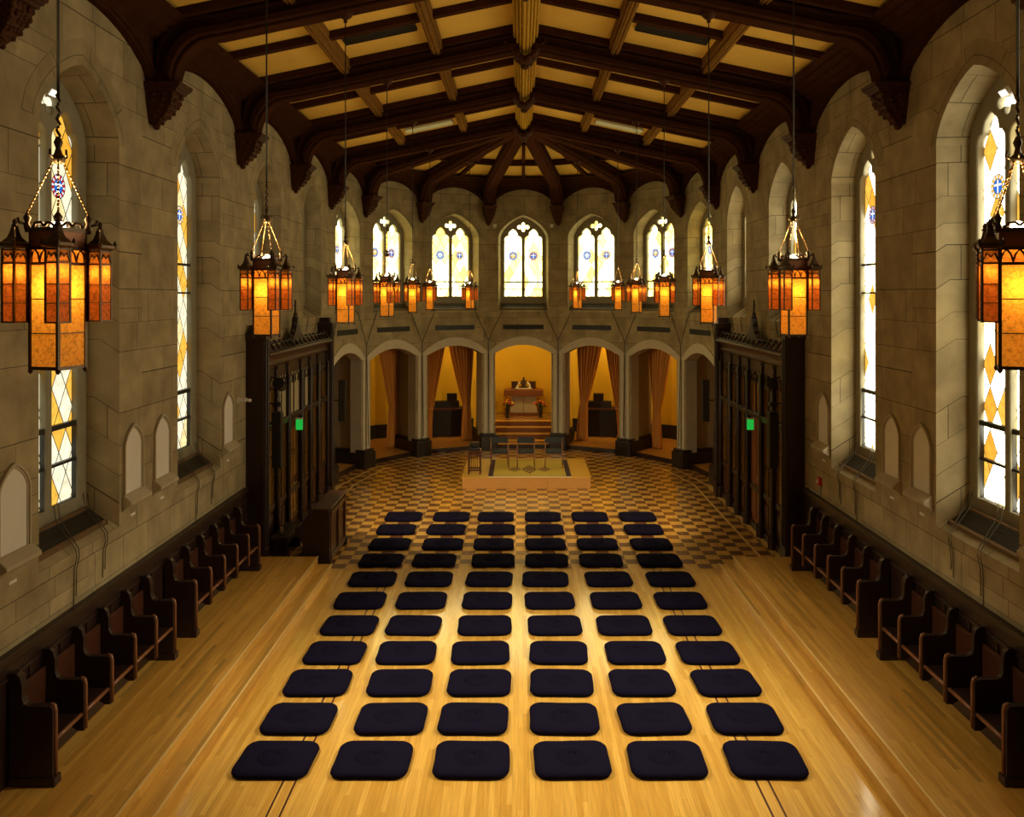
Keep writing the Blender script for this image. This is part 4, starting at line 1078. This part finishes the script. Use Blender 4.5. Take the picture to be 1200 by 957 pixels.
    mb.tube([L(.18, yc-.07, 4.78), L(.18, yc+.07, 4.78)], .02, 6)
    mb.build('finial_cross', M['oak_dark'], root, bevel=.004, seg=1)
screen(-1, 'left'); screen(1, 'right')
for nm, s in (('left', -1), ('right', 1)):
    # green sign over the screen door
    g = thing('exit_sign', f'small green lit sign over the door of the {nm} timber screen', 'sign', (s*(W-.345), 17.2, 2.28), group='green signs over the screen doors')
    mb = MB(); mb.box(-.01 if s < 0 else -.13, .13 if s < 0 else .01, -.02, .02, -.10, .12); mb.build('sign_face', M['green'], g, bevel=.006)
    mb = MB(); mb.box(-.012 if s < 0 else -.132, .132 if s < 0 else .012, -.024, .024, .12, .15); mb.tube([(0,0,.14), (-.035 if s < 0 else .035, 0, .145)], .008, 6); mb.build('sign_bracket', M['white'], g)
    # column loudspeaker on the near bay
    g = thing('column_loudspeaker', f'black column loudspeaker fixed to the near bay of the {nm} timber screen', 'loudspeaker', (s*(W-.42), 15.62, 1.72))
    mb = MB(); mb.box(-.09, .09, -.09, .09, 0, 1.06); mb.build('speaker_body', M['black'], g, bevel=.015)
    mb = MB(); mb.box(-.075, .075, -.1, -.088, .05, 1.0); mb.build('speaker_grille', M['grille'], g)
    mb = MB()
    for z in (.2, .85): mb.tube([(0,.0,z), (s*.14,0,z)], .02, 6)
    mb.build('wall_bracket', M['black'], g)
    g = thing('stage_spotlight', f'black spotlight clamped above the loudspeaker on the {nm} timber screen', 'spotlight', (s*(W-.47), 15.62, 3.28))
    mb = MB(); mb.M = Matrix.Rotation(rad(65), 4, 'X'); mb.lathe([(.05,-.14),(.085,-.10),(.085,.08),(.11,.12),(.11,.14)], 14); mb.build('lamp_can', M['black'], g)
    mb = MB(); mb.tube([(-.1,0,0),(-.1,0,.13),(.1,0,.13),(.1,0,0)], .012, 6); mb.tube([(0,0,.13),(s*.20,0,.16)], .015, 6); mb.build('yoke', M['black'], g)
    g = thing('clamp_light', f'small black clamp lamp just above the loudspeaker top on the {nm} timber screen', 'spotlight', (s*(W-.43), 15.62, 2.92))
    mb = MB(); mb.box(-.08, .08, -.12, .02, -.03, .05); mb.build('lamp_head', M['black'], g, bevel=.02)
    mb = MB(); mb.tube([(0,-.02,.02),(s*.16,0,.02)], .018, 6); mb.build('clamp_arm', M['black'], g)
    # tall slim speakers at the end of the arcade
    g = thing('column_loudspeaker', f'slim black column loudspeaker beside the {nm} end arch of the apse', 'loudspeaker', (s*4.82, 21.75, 1.66))
    mb = MB(); mb.box(-.095, .095, -.08, .08, 0, 1.10); mb.build('speaker_body', M['black'], g, bevel=.012)
    mb = MB(); mb.box(-.08, .08, -.09, -.078, .04, 1.06); mb.build('speaker_grille', M['grille'], g)
    mb = MB(); mb.tube([(0,0,.55),(s*.25,.05,.55)], .02, 6); mb.tube([(0,-.06,.52),(-s*.10,-.02,.52)], .012, 6); mb.build('wall_bracket', M['black'], g)
    # floodlights tucked into the first window heads
    g = thing('floodlight', f'small white floodlight in the head of the {nm} wall window nearest the viewer', 'floodlight', (s*(W+.20), 9.16, 7.28))
    mb = MB(); mb.M = Matrix.Rotation(s*rad(-35), 4, 'Y'); a, b = (-.10, .06)
    mb.box(-.035, .035, -.075, .075, -.045, .045); mb.build('lamp_housing', M['white'], g, bevel=.015)
    mb = MB(); mb.M = Matrix.Rotation(s*rad(-35), 4, 'Y'); mb.box(-s*.038-.004, -s*.038+.004, -.062, .062, -.036, .036); mb.build('lamp_lens', M['flood'], g)
    mb = MB(); mb.tube([(0,0,0),(s*.03,-.10,.12)], .012, 6); mb.build('lamp_bracket', M['black'], g)

# small fittings
g = thing('security_camera', 'small white camera on a bracket on the wall beside the left timber screen', 'camera', (-W, 14.62, 3.13))
mb = MB(); mb.box(.02, .16, -.04, .04, -.03, .04); mb.build('camera_body', M['white'], g, bevel=.01)
mb = MB(); mb.tube([(.16,0,.005),(.24,0,-.005)], .028, 10); mb.build('lens_hood', M['white'], g)
mb = MB(); mb.box(0, .02, -.05, .05, -.05, .05); mb.build('wall_plate', M['white'], g)
g = thing('fire_alarm', 'red fire alarm box on the right wall by the timber screen', 'fire alarm', (W, 14.28, 1.76))
mb = MB(); mb.box(-.05, 0, -.07, .07, -.07, .07); mb.build('alarm_box', M['red'], g, bevel=.012)
mb = MB(); mb.lathe([(.03,-.01),(.04,0),(.03,.01)], 12); mb.build('alarm_button', M['white'], g); g.children[-1].matrix_local = Matrix.Translation((-.055,0,0)) @ Matrix.Rotation(rad(90),4,'Y')
mb = MB(); mb.tube([(-.015,-.02,-.07),(-.015,-.02,-.24),(-.015,.45,-.24)], .012, 6); tag(mb.build('cable_conduit', M['white']), 'thin white conduit running below the red fire alarm', 'conduit'); bpy.data.objects['cable_conduit'].location = (W, 14.28, 1.76)
for s, nm in ((-1, 'left'), (1, 'right')):
    th = s*HA; fr = f_apse(0)
    mb = MB(); mb.prism([(-.055, -.055), (.055, -.055), (.055, .055), (-.055, .055)], lambda q: fr(s*(HC-.22)+q[0], -.04, 7.26+q[1]), lambda q: fr(s*(HC-.22)+q[0], 0, 7.26+q[1]))
    tag(mb.build('wall_sensor', M['white'], bevel=.008), f'small white sensor box on the {nm} of the central apse window', 'sensor', 'white sensors flanking the central window')
    # ceiling hatch grilles
    x0, x1 = 1.80, 2.98; yy0, yy1 = 13.05, 13.58
    mb = MB(); z = lambda x: zc(abs(x)) - .015
    mb.prism([(s*x0, yy0), (s*x1, yy0), (s*x1, yy1), (s*x0, yy1)], lambda q: (q[0], q[1], z(q[0])-.02), lambda q: (q[0], q[1], z(q[0])+.01))
    for j in range(8):
        y = yy0 + .04 + (yy1-yy0-.08)*j/7
        mb.prism([(s*x0, y-.01), (s*x1, y-.01), (s*x1, y+.01), (s*x0, y+.01)], lambda q: (q[0], q[1], z(q[0])-.035), lambda q: (q[0], q[1], z(q[0])-.02))
    tag(mb.build('ceiling_vent', M['grille']), f'dark rectangular ceiling grille between beams on the {nm} slope', 'vent', 'dark grilles in the ceiling')
    mb = MB()
    mb.prism([(s*1.80, 20.45), (s*2.98, 20.45), (s*2.98, 20.85), (s*1.80, 20.85)], lambda q: (q[0], q[1], z(q[0])-.05), lambda q: (q[0], q[1], z(q[0])+.01))
    tag(mb.build('ceiling_panel', M['vent_pale'], bevel=.01), f'pale strip panel on the {nm} ceiling slope just before the apse', 'ceiling panel', 'pale strips in the ceiling')

# ------------------------------------------------------------------ clergy desk and bench by the left screen
g = thing('prayer_desk', 'dark paneled oak desk at the end of the left platform on the checkered floor', 'desk', (-3.62, 15.14, 0))
mb = MB()
endp = [(-.62, 0), (0, 0), (0, 1.0), (-.03, 1.03), (-.30, 1.03), (-.42, .92), (-.55, .74), (-.64, .70), (-.64, .55), (-.55, .50), (-.50, .40), (-.52, .25), (-.62, .18)]
for y in (0, 1.36):
    mb = MB(); mb.prism(endp, lambda q: (q[0], y, q[1]), lambda q: (q[0], y+.08, q[1])); mb.box(-.66, .03, y-.02, y+.10, 0, .12); mb.build('end_panel', M['oak_dark'], g, bevel=.012)
mb = MB(); mb.box(-.07, -.02, .08, 1.36, .06, .98); p = mb.build('front_board', M['oak_red'], g)
mb = MB()
for (a, b) in ((.08, .14), (.70, .76), (1.30, 1.36)): mb.box(-.025, .012, a, b, .06, .98)
for (a, b) in ((.06, .16), (.88, .98)): mb.box(-.025, .012, .08, 1.36, a, b)
mb.build('front_frame', M['oak_red'], g, bevel=.01)
mb = MB(); mb.prism([(.03, 1.03), (.03, 1.06), (-.34, 1.06), (-.34, 1.03)], lambda q: (q[0], -.02, q[1]), lambda q: (q[0], 1.46, q[1])); mb.build('desk_top', M['oak_red'], g, bevel=.012)
mb = MB(); mb.box(-.34, -.06, .08, 1.36, .55, .58); mb.build('shelf', M['oak_dark'], g)
g = thing('low_bench', 'low dark oak bench at the foot of the left timber screen', 'bench', (-4.62, 15.9, 0))
mb = MB(); mb.box(-.17, .17, -.55, .55, .40, .46); mb.build('seat', M['oak_dark'], g, bevel=.012)
for y in (-.48, .42):
    mb = MB(); mb.box(-.14, .14, y, y+.06, 0, .40); mb.build('leg', M['oak_dark'], g, bevel=.01)
mb = MB(); mb.box(-.13, .13, -.42, .42, .30, .40); mb.build('apron', M['oak_dark'], g)
mb = MB(); mb.lathe([(.035,0),(.04,.05),(.028,.10),(.03,.12)], 12); o = tag(mb.build('white_cup', M['white']), 'small white cup standing on the low bench by the left screen', 'cup'); o.location = (-4.64, 15.62, .46)

# ------------------------------------------------------------------ dais with rug, chairs and bell stand
DX, DY, DZ = .06, 22.38, .30
g = thing('dais', 'low honey-oak platform in the middle of the checkered apse floor', 'platform', (DX, DY, 0))
mb = MB()
for x0, x1 in ((-1.66, .55), (.555, 1.66)): mb.box(x0, x1, -1.2, -1.16, 0, DZ-.012)
mb.box(-1.66, 1.66, -1.159, 1.2, 0, DZ-.012); mb.build('dais_riser', M['dais_side'], g, bevel=.004, seg=1)
mb = MB(); mb.box(-1.68, 1.68, -1.22, 1.22, DZ-.012, DZ); mb.build('dais_top', M['dais'], g, bevel=.005)
o = thing('patterned_rug', 'olive rug with maroon diamonds lying on the honey-oak platform', 'rug', (DX+.09, DY-.05, DZ))
mb = MB(); mb.box(-1.08, 1.08, -1.08, 1.08, 0, .012); mb.build('rug_pile', M['rug'], o)
mb = MB()
for sy in (-1, 1):
    for j in range(54):
        x = -1.07 + 2.14*j/53; mb.box(x-.012, x+.012, min(sy*1.08, sy*1.13), max(sy*1.08, sy*1.13), .001, .008)
mb.build('fringe', M['cloth'], o)
def chair():
    root = thing('side_chair', '', 'chair', group='three black-cushioned chairs on the dais')
    for sx in (-1, 1):
        mb = MB(); mb.tube([(sx*.235, -.22, 0), (sx*.235, -.22, .46)], .016, 8); mb.build('front_leg', M['chair_wood'], root)
        mb = MB(); mb.tube([(sx*.235, .24, 0), (sx*.235, .22, .42), (sx*.235, .30, .745)], .016, 8); mb.build('rear_leg', M['chair_wood'], root)
        mb = MB(); mb.tube([(sx*.235, -.22, .37), (sx*.235, .22, .37)], .012, 8); mb.tube([(sx*.235, -.22, .15), (sx*.235, .235, .15)], .010, 8); mb.build('side_rail', M['chair_wood'], root)
    mb = MB(); mb.tube([(-.235,-.22,.38),(.235,-.22,.38)], .012, 8); mb.tube([(-.235,.22,.38),(.235,.22,.38)], .012, 8); mb.build('seat_rail', M['chair_wood'], root)
    mb = MB(); mb.box(-.215, .215, -.24, .20, .385, .46); mb.build('seat', M['chair_black'], root, bevel=.03, seg=3)
    mb = MB()
    for i in range(9):
        a0 = -1 + 2*i/9; a1 = -1 + 2*(i+1)/9
        y0 = .27 + .03*(1-a0*a0); y1 = .27 + .03*(1-a1*a1)
        mb.prism([(0, .585), (0, .735), (.045, .755), (.045, .595)], lambda q: (a0*.225, y0 - q[0] + (q[1]-.53)*.12, q[1]), lambda q: (a1*.225, y1 - q[0] + (q[1]-.53)*.12, q[1]))
    mb.build('backrest', M['chair_black'], root)
    return root
ch = chair(); cl = ['nearest the bell stand', 'in the middle of the three', 'farthest from the bell stand']
for k, x in enumerate((-.66, .056, .82)):
    o = ch if k == 0 else copy_tree(ch)
    o.location = (x, 22.46, DZ + .0135); o.rotation_euler = (0, 0, rad((3, 0, -2)[k])); o['label'] = f'black-cushioned wooden chair on the dais rug, {cl[k]}'
g = thing('bell_stand', 'tall dark slatted wooden stand on the corner of the dais', 'stand', (-1.30, 21.62, DZ))
for sx in (-1, 1):
    for sy in (-1, 1):
        mb = MB(); mb.box(sx*.15-.018, sx*.15+.018, sy*.15-.018, sy*.15+.018, 0, .60); mb.build('leg', M['oak_red'], g, bevel=.003, seg=1)
mb = MB(); mb.box(-.18, .18, -.18, .18, .60, .635); mb.build('stand_top', M['oak_red'], g, bevel=.006)
for z in (.10, .52):
    mb = MB()
    for s in (-1, 1): mb.box(-.15, .15, s*.15-.012, s*.15+.012, z, z+.04); mb.box(s*.15-.012, s*.15+.012, -.15, .15, z, z+.04)
    mb.build('stretcher', M['oak_red'], g)
for x in (-.075, -.025, .025, .075):
    mb = MB(); mb.box(x-.008, x+.008, -.157, -.143, .14, .52); mb.build('slat', M['oak_red'], g)
g = thing('singing_bowl', 'black bowl gong on a dark cushion on top of the slatted stand', 'bowl gong', (-1.30, 21.62, DZ+.636))
mb = MB(); mb.lathe([(.10,0),(.155,.02),(.155,.045),(.10,.06)], 20); mb.build('ring_cushion', M['chair_black'], g)
mb = MB(); mb.lathe([(.03,.05),(.10,.07),(.135,.11),(.14,.17),(.145,.175),(.13,.17),(.12,.11),(.03,.075)], 24); mb.build('bowl', M['black'], g)
mb = MB(); mb.tube([(-.06,-.02,.185),(.09,.02,.19)], .012, 8); mb.ball((.09,.02,.19), .022, 8, 6); mb.build('striker', M['brass'], g)

# ------------------------------------------------------------------ sanctuary: steps, altar, statue, flowers
mb = MB()
for k in range(4): mb.box(-1.12, 1.12, 27.25 + .3*k, 30.36, .172*k, .172*(k+1) - .022)
st = tag(mb.build('sanctuary_steps', M['cherry']), 'four cherry-wood steps climbing to the altar under the central arch', 'steps', kind='structure')
mb = MB()
for k in range(4):
    mb.box(-1.12, 1.12, 27.23 + .3*k, (27.55 + .3*k) if k < 3 else 28.35, .172*(k+1) - .022, .172*(k+1))
mb.build('step_tread', M['dais'], st, bevel=.006)
mb = MB(); mb.box(-1.12, 1.12, 28.35, 30.36, .666, .688); mb.build('landing', M['checker'], st)
LZ = .69
AX = .02
g = thing('altar', 'stone altar with a thick cherry-wood top at the back of the central chapel', 'altar', (AX, 29.65, LZ))
mb = MB()
mb.prism([(-.50, .0), (.50, .0), (.44, .70), (-.44, .70)], lambda q: (q[0], -.22, q[1]), lambda q: (q[0], .3, q[1]))
mb.build('pedestal', M['slab_stone'], g, bevel=.01)
mb = MB(); mb.box(-.006, .006, -.226, -.21, .08, .70); mb.build('pedestal_joint', M['black'], g)
mb = MB(); mb.box(-.54, .54, -.27, .33, 0, .10); mb.build('altar_plinth', M['cherry'], g, bevel=.01)
mb = MB(); mb.box(-.71, .71, -.36, .36, .70, .92); mb.build('altar_top', M['cherry'], g, bevel=.012)
for s, l in ((-1, 'left'), (1, 'right')):
    mb = MB(); mb.box(-.12, .12, -.06, .06, 0, .25); mb.box(-.13, .13, -.07, .07, .22, .25); mb.box(-.13, .13, -.07, .07, 0, .03)
    o = tag(mb.build('altar_box', M['oak_red'], bevel=.008), f'dark wooden box on the altar top, {l} of the statue', 'box', 'wooden boxes on the altar'); o.location = (AX + s*.32, 29.93, LZ+.921)
g = thing('seated_statue', 'small dark seated figure statue with topknot in the middle of the altar top', 'statue', (AX, 29.60, LZ+.92))
# one continuous seated figure
def seated():
    me = bpy.data.meshes.new('figure'); bm = bmesh.new(); sk = bm.verts.layers.skin.verify()
    J = [((0,0,.09),.075,.06),((0,0,.16),.062,.05),((0,0,.225),.07,.05),((0,0,.265),.028,.026),((0,-.005,.295),.035,.036),((0,-.003,.325),.034,.036),((0,0,.352),.016,.016),
         ((-.065,0,.235),.026,.026),((-.095,-.02,.17),.022,.022),((-.03,-.075,.125),.017,.017),((.065,0,.235),.026,.026),((.095,-.02,.17),.022,.022),((.03,-.075,.125),.017,.017),
         ((-.06,-.02,.07),.045,.042),((-.135,-.06,.055),.042,.036),((-.02,-.10,.045),.028,.026),((.06,-.02,.07),.045,.042),((.135,-.06,.055),.042,.036),((.02,-.105,.055),.028,.026)]
    E = [(0,1),(1,2),(2,3),(3,4),(4,5),(5,6),(2,7),(7,8),(8,9),(2,10),(10,11),(11,12),(0,13),(13,14),(14,15),(0,16),(16,17),(17,18)]
    vs = [bm.verts.new(j[0]) for j in J]
    for v, j in zip(vs, J): v[sk].radius = (j[1], j[2])
    vs[0][sk].use_root = True
    for a, b in E: bm.edges.new((vs[a], vs[b]))
    bm.to_mesh(me); bm.free()
    o = bpy.data.objects.new('seated_figure', me); C.objects.link(o)
    o.modifiers.new('skin', 'SKIN').use_smooth_shade = True; s = o.modifiers.new('sub', 'SUBSURF'); s.levels = 2; s.render_levels = 2
    me.materials.append(M['statue']); return o
g.scale = (1.1, 1.1, 1.28); o = seated(); o.parent = g
mb = MB(); mb.lathe([(.12,0),(.135,.012),(.125,.03),(.13,.045),(.11,.05)], 20, sy=.75); mb.build('lotus_base', M['statue'], g)
g = thing('white_scarf', 'white ceremonial scarf looped around the seated statue on the altar', 'scarf', (AX, 29.66, LZ+.932))
mb = MB()
path = [(-.29,-.12,.025),(-.235,-.10,.03),(-.22,.08,.05),(-.225,.10,.11),(-.195,.12,.17),(-.14,.13,.205),(-.07,.14,.19)]
full = path + [(0,.145,.17)] + [(-x, y, z) for x, y, z in path[::-1]]
mb.tube(full, .032, 8); mb.tube([(-.24,-.15,.022),(-.08,-.19,.022),(.08,-.19,.022),(.24,-.15,.022)], .022, 8); mb.build('scarf_fold', M['cloth'], g)
def vase(x, label, seed):
    g = thing('flower_vase', label, 'vase of flowers', (x, 28.97, LZ), group='flower vases before the altar')
    mb = MB(); mb.lathe([(.055,0),(.06,.01),(.05,.10),(.062,.22),(.09,.33),(.085,.33),(.05,.2),(.03,.03)], 18); mb.build('vase', M['black'], g)
    r = random.Random(seed); st = MB(); fr_ = MB(); fy = MB()
    for j in range(34):
        a = r.uniform(0, 2*pi); d = r.uniform(.02, .23); z = .60 - d*.55 + r.uniform(-.07, .05)
        p = (d*math.cos(a), d*math.sin(a)*.8, z)
        st.tube([(0,0,.28), (p[0]*.4, p[1]*.4, .28+(z-.28)*.6), p], .006, 5)
        t = (fr_ if r.random() < .45 else fy); t.ball(p, r.uniform(.022, .036), 8, 6, .7)
        for q in range(2):
            b = Vector(p)*.75 + Vector((r.uniform(-.04,.04), r.uniform(-.04,.04), .06)); st.tube([b, b + Vector((r.uniform(-.06,.06), r.uniform(-.06,.06), .04))], .012, 5, r1=.002)
    st.build('stems', M['leaf'], g); fr_.build('red_blossoms', M['flower_red'], g); fy.build('yellow_blossoms', M['flower_yellow'], g)
vase(-.55, 'black vase of red and yellow flowers left of the altar', 1); vase(.62, 'black vase of red and yellow flowers right of the altar', 2)

# ------------------------------------------------------------------ consoles and curtains in the side arches
for s, nm in ((-1, 'left'), (1, 'right')):
    th = s*rad(180/7)
    g = thing('upright_console', f'black upright keyboard console in the passage behind the arch {nm} of the altar', 'console', (s*2.64, 28.47, .12), -s*rad(8))
    mb = MB(); mb.box(-.60, .60, -.10, .32, 0, 1.0); mb.build('console_case', M['blackbase'], g, bevel=.012)
    mb = MB(); mb.box(-.63, .63, -.34, .32, .93, .98); mb.build('console_top', M['oak_red'], g, bevel=.01)
    mb = MB()
    for x in (-.57, .51): mb = MB(); mb.box(x, x+.06, -.30, -.10, 0, .93); mb.build('console_cheek', M['blackbase'], g)
    mb = MB(); mb.box(-.42, .42, .0, .28, .98, 1.20); mb.build('stop_jamb', M['blackbase'], g, bevel=.01)
    mb = MB(); mb.box(-.10+s*-.1, .25+s*-.1, .08, .26, 1.20, 1.46); mb.build('music_rest', M['blackbase'], g, bevel=.01)
    # dark rails on the passage wall
    fr = f_apse(2*th)
    for u0, u1, z0, lab in ((-.75, .55, 1.12, f'dark rail on the yellow wall behind the second arch {nm} of the altar'),):
        mb = MB(); mb.prism([(u0, z0), (u1, z0), (u1, z0+.19), (u0, z0+.19)], lambda q: fr(q[0], RO-RA-.07, q[1]), lambda q: fr(q[0], RO-RA+.01, q[1]))
        tag(mb.build('wall_rail', M['black'], bevel=.008), lab, 'rail', 'dark rails on the passage wall')

def on_plane(th, px, py, apoth):
    """where the sight line through a photograph point meets a facet-parallel plane -> (u, z)"""
    d = Vector((math.sin(th), math.cos(th), 0)); t = Vector((math.cos(th), -math.sin(th), 0))
    o = Vector((CAMX, 0, 5.0)); r = Vector(((px-610)/F, 1, -(py-346)/F)); c = Vector((0, YC, 0)) + d*apoth
    k = (c - o).dot(d) / r.dot(d); p = o + r*k
    return (p - c).dot(t), p.z
def curtain(th, apoth, top, tie, bot, label, seed=0):
    """top/tie/bot = (left px, right px, y px)"""
    r = random.Random(seed)
    def lv(L): a, z = on_plane(th, L[0], L[2], apoth); b, _ = on_plane(th, L[1], L[2], apoth); return a, b, z
    T, I, B = lv(top), lv(tie), lv(bot)
    zt, zb_ = 3.68, .125
    g0 = (T[0], T[1], zt)
    d = Vector((math.sin(th), math.cos(th), 0)); t = Vector((math.cos(th), -math.sin(th), 0)); c = Vector((0, YC, 0))
    nu, nv = 84, 36; mb = MB(); grid = []; ph = r.uniform(0, 6)
    zi = I[2]
    for j in range(nv+1):
        z = zt + (zb_-zt)*j/nv
        if z > zi:
            f = (zt-z)/(zt-zi); f2 = f**1.15; a = g0[0] + (I[0]-g0[0])*f2; b = g0[1] + (I[1]-g0[1])*f2
        else:
            f = (zi-z)/(zi-zb_); f2 = f**.6; a = I[0] + (B[0]-I[0])*f2; b = I[1] + (B[1]-I[1])*f2
        rowv = []
        for i in range(nu+1):
            w = i/nu; amp = .085*(.6 + .4*abs(b-a)/max(.01, abs(g0[1]-g0[0])))
            off = amp*math.sin(w*2*pi*7 + ph + .35*math.sin(z*1.7)) + .018*math.sin(w*2*pi*17 + z)
            rowv.append(mb.p(tuple(c + d*(apoth + off) + t*(a + (b-a)*w) + Vector((0,0,z)))))
        grid.append(rowv)
    for j in range(nv):
        for i in range(nu):
            mb.f.append([grid[j][i], grid[j][i+1], grid[j+1][i+1], grid[j+1][i]]); mb.uv.append(None); mb.sm.append(True)
    root = thing('tied_curtain', label, 'curtain', group='rust curtains in the arcade')
    o = mb.build('curtain_cloth', M['curtain'], root, shade=True); m = o.modifiers.new('solid', 'SOLIDIFY'); m.thickness = .006
    mb = MB(); um, hw = (I[0]+I[1])/2, abs(I[1]-I[0])/2 + .02
    mb.tube([tuple(c + d*(apoth + .085*math.sin(a)) + t*(um + hw*math.cos(a)) + Vector((0,0,zi))) for a in [2*pi*k/20 for k in range(20)]], .016, 6, closed=True); mb.build('tie_back', M['curtain'], root)
s7 = rad(180/7); AP = 6.22
curtain(-2*s7, AP, (442, 469, 412), (457.5, 464.5, 478), (454.5, 466, 523), 'golden rust curtain tied in the middle of the second arch left of the altar', 1)
curtain(-s7, AP, (500, 522.5, 408), (500.5, 507, 478), (500.5, 505.5, 517), 'rust curtain on the outer side of the arch just left of the altar', 2)
curtain(-s7, AP, (524.5, 556, 408), (544, 551, 477), (541, 553, 516), 'rust curtain on the altar side of the arch just left of the altar', 3)
curtain(s7, AP, (674.5, 707, 408), (680, 688, 472), (675, 688, 517), 'rust curtain on the altar side of the arch just right of the altar', 4)
curtain(s7, AP, (708.5, 731, 408), (722, 731, 478), (725, 731, 517), 'rust curtain on the outer side of the arch just right of the altar', 5)
curtain(2*s7, AP, (762, 790, 412), (766, 773, 482), (764, 775.5, 521), 'rust curtain tied in the middle of the second arch right of the altar', 6)

# ------------------------------------------------------------------ lights in the passage and the floodlights
WARM = (1, .74, .28)
point('passage_lamp', (-.7, YC + 6.7, 3.5), 40, WARM, .12)
point('passage_lamp', (.7, YC + 6.7, 3.5), 30, WARM, .12)
for a, e in ((-26, 20), (26, 32), (52, 24), (-52, 1.5)):
    th = rad(a); point('passage_lamp', (7.2*math.sin(th), YC + 7.2*math.cos(th), 3.5), e, WARM, .10)
for s in (-1, 1):
    spot('floodlight_beam', (s*(W+.05), 9.16, 7.22), (-s*.3, 10.2, 0), 2600, (1, .86, .58), 60, 1.0)
    spot('assumed_spot_beam', (s*(W-.52), 15.56, 3.24), (-s*.4, 20.6, 0), 1750, (1, .80, .46), 84, 1.0, .10)  # screen fixtures assumed on; beam added to brighten the apse floor

w = bpy.data.worlds.new('world'); bpy.context.scene.world = w; w.use_nodes = True
w.node_tree.nodes['Background'].inputs[0].default_value = (.6, .6, .55, 1); w.node_tree.nodes['Background'].inputs[1].default_value = .05

# ------------------------------------------------------------------ camera and view
cd = bpy.data.cameras.new('camera'); cam = bpy.data.objects.new('camera', cd); C.objects.link(cam)
cam.location = (CAMX, 0, 5.0); cam.rotation_euler = (rad(90), 0, 0)
cd.sensor_fit = 'HORIZONTAL'; cd.sensor_width = 36; cd.lens = F/1200*36; cd.shift_x = -10/1200; cd.shift_y = -132.5/1200; cd.clip_end = 200; cd.clip_start = .05
sc = bpy.context.scene; sc.camera = cam
vs = sc.view_settings; vs.view_transform = 'Standard'; vs.look = 'None'; vs.gamma = 1; vs.exposure = 0; vs.use_curve_mapping = False
cy = sc.cycles; cy.max_bounces = 8; cy.diffuse_bounces = 4; cy.sample_clamp_indirect = 4; cy.use_denoising = True
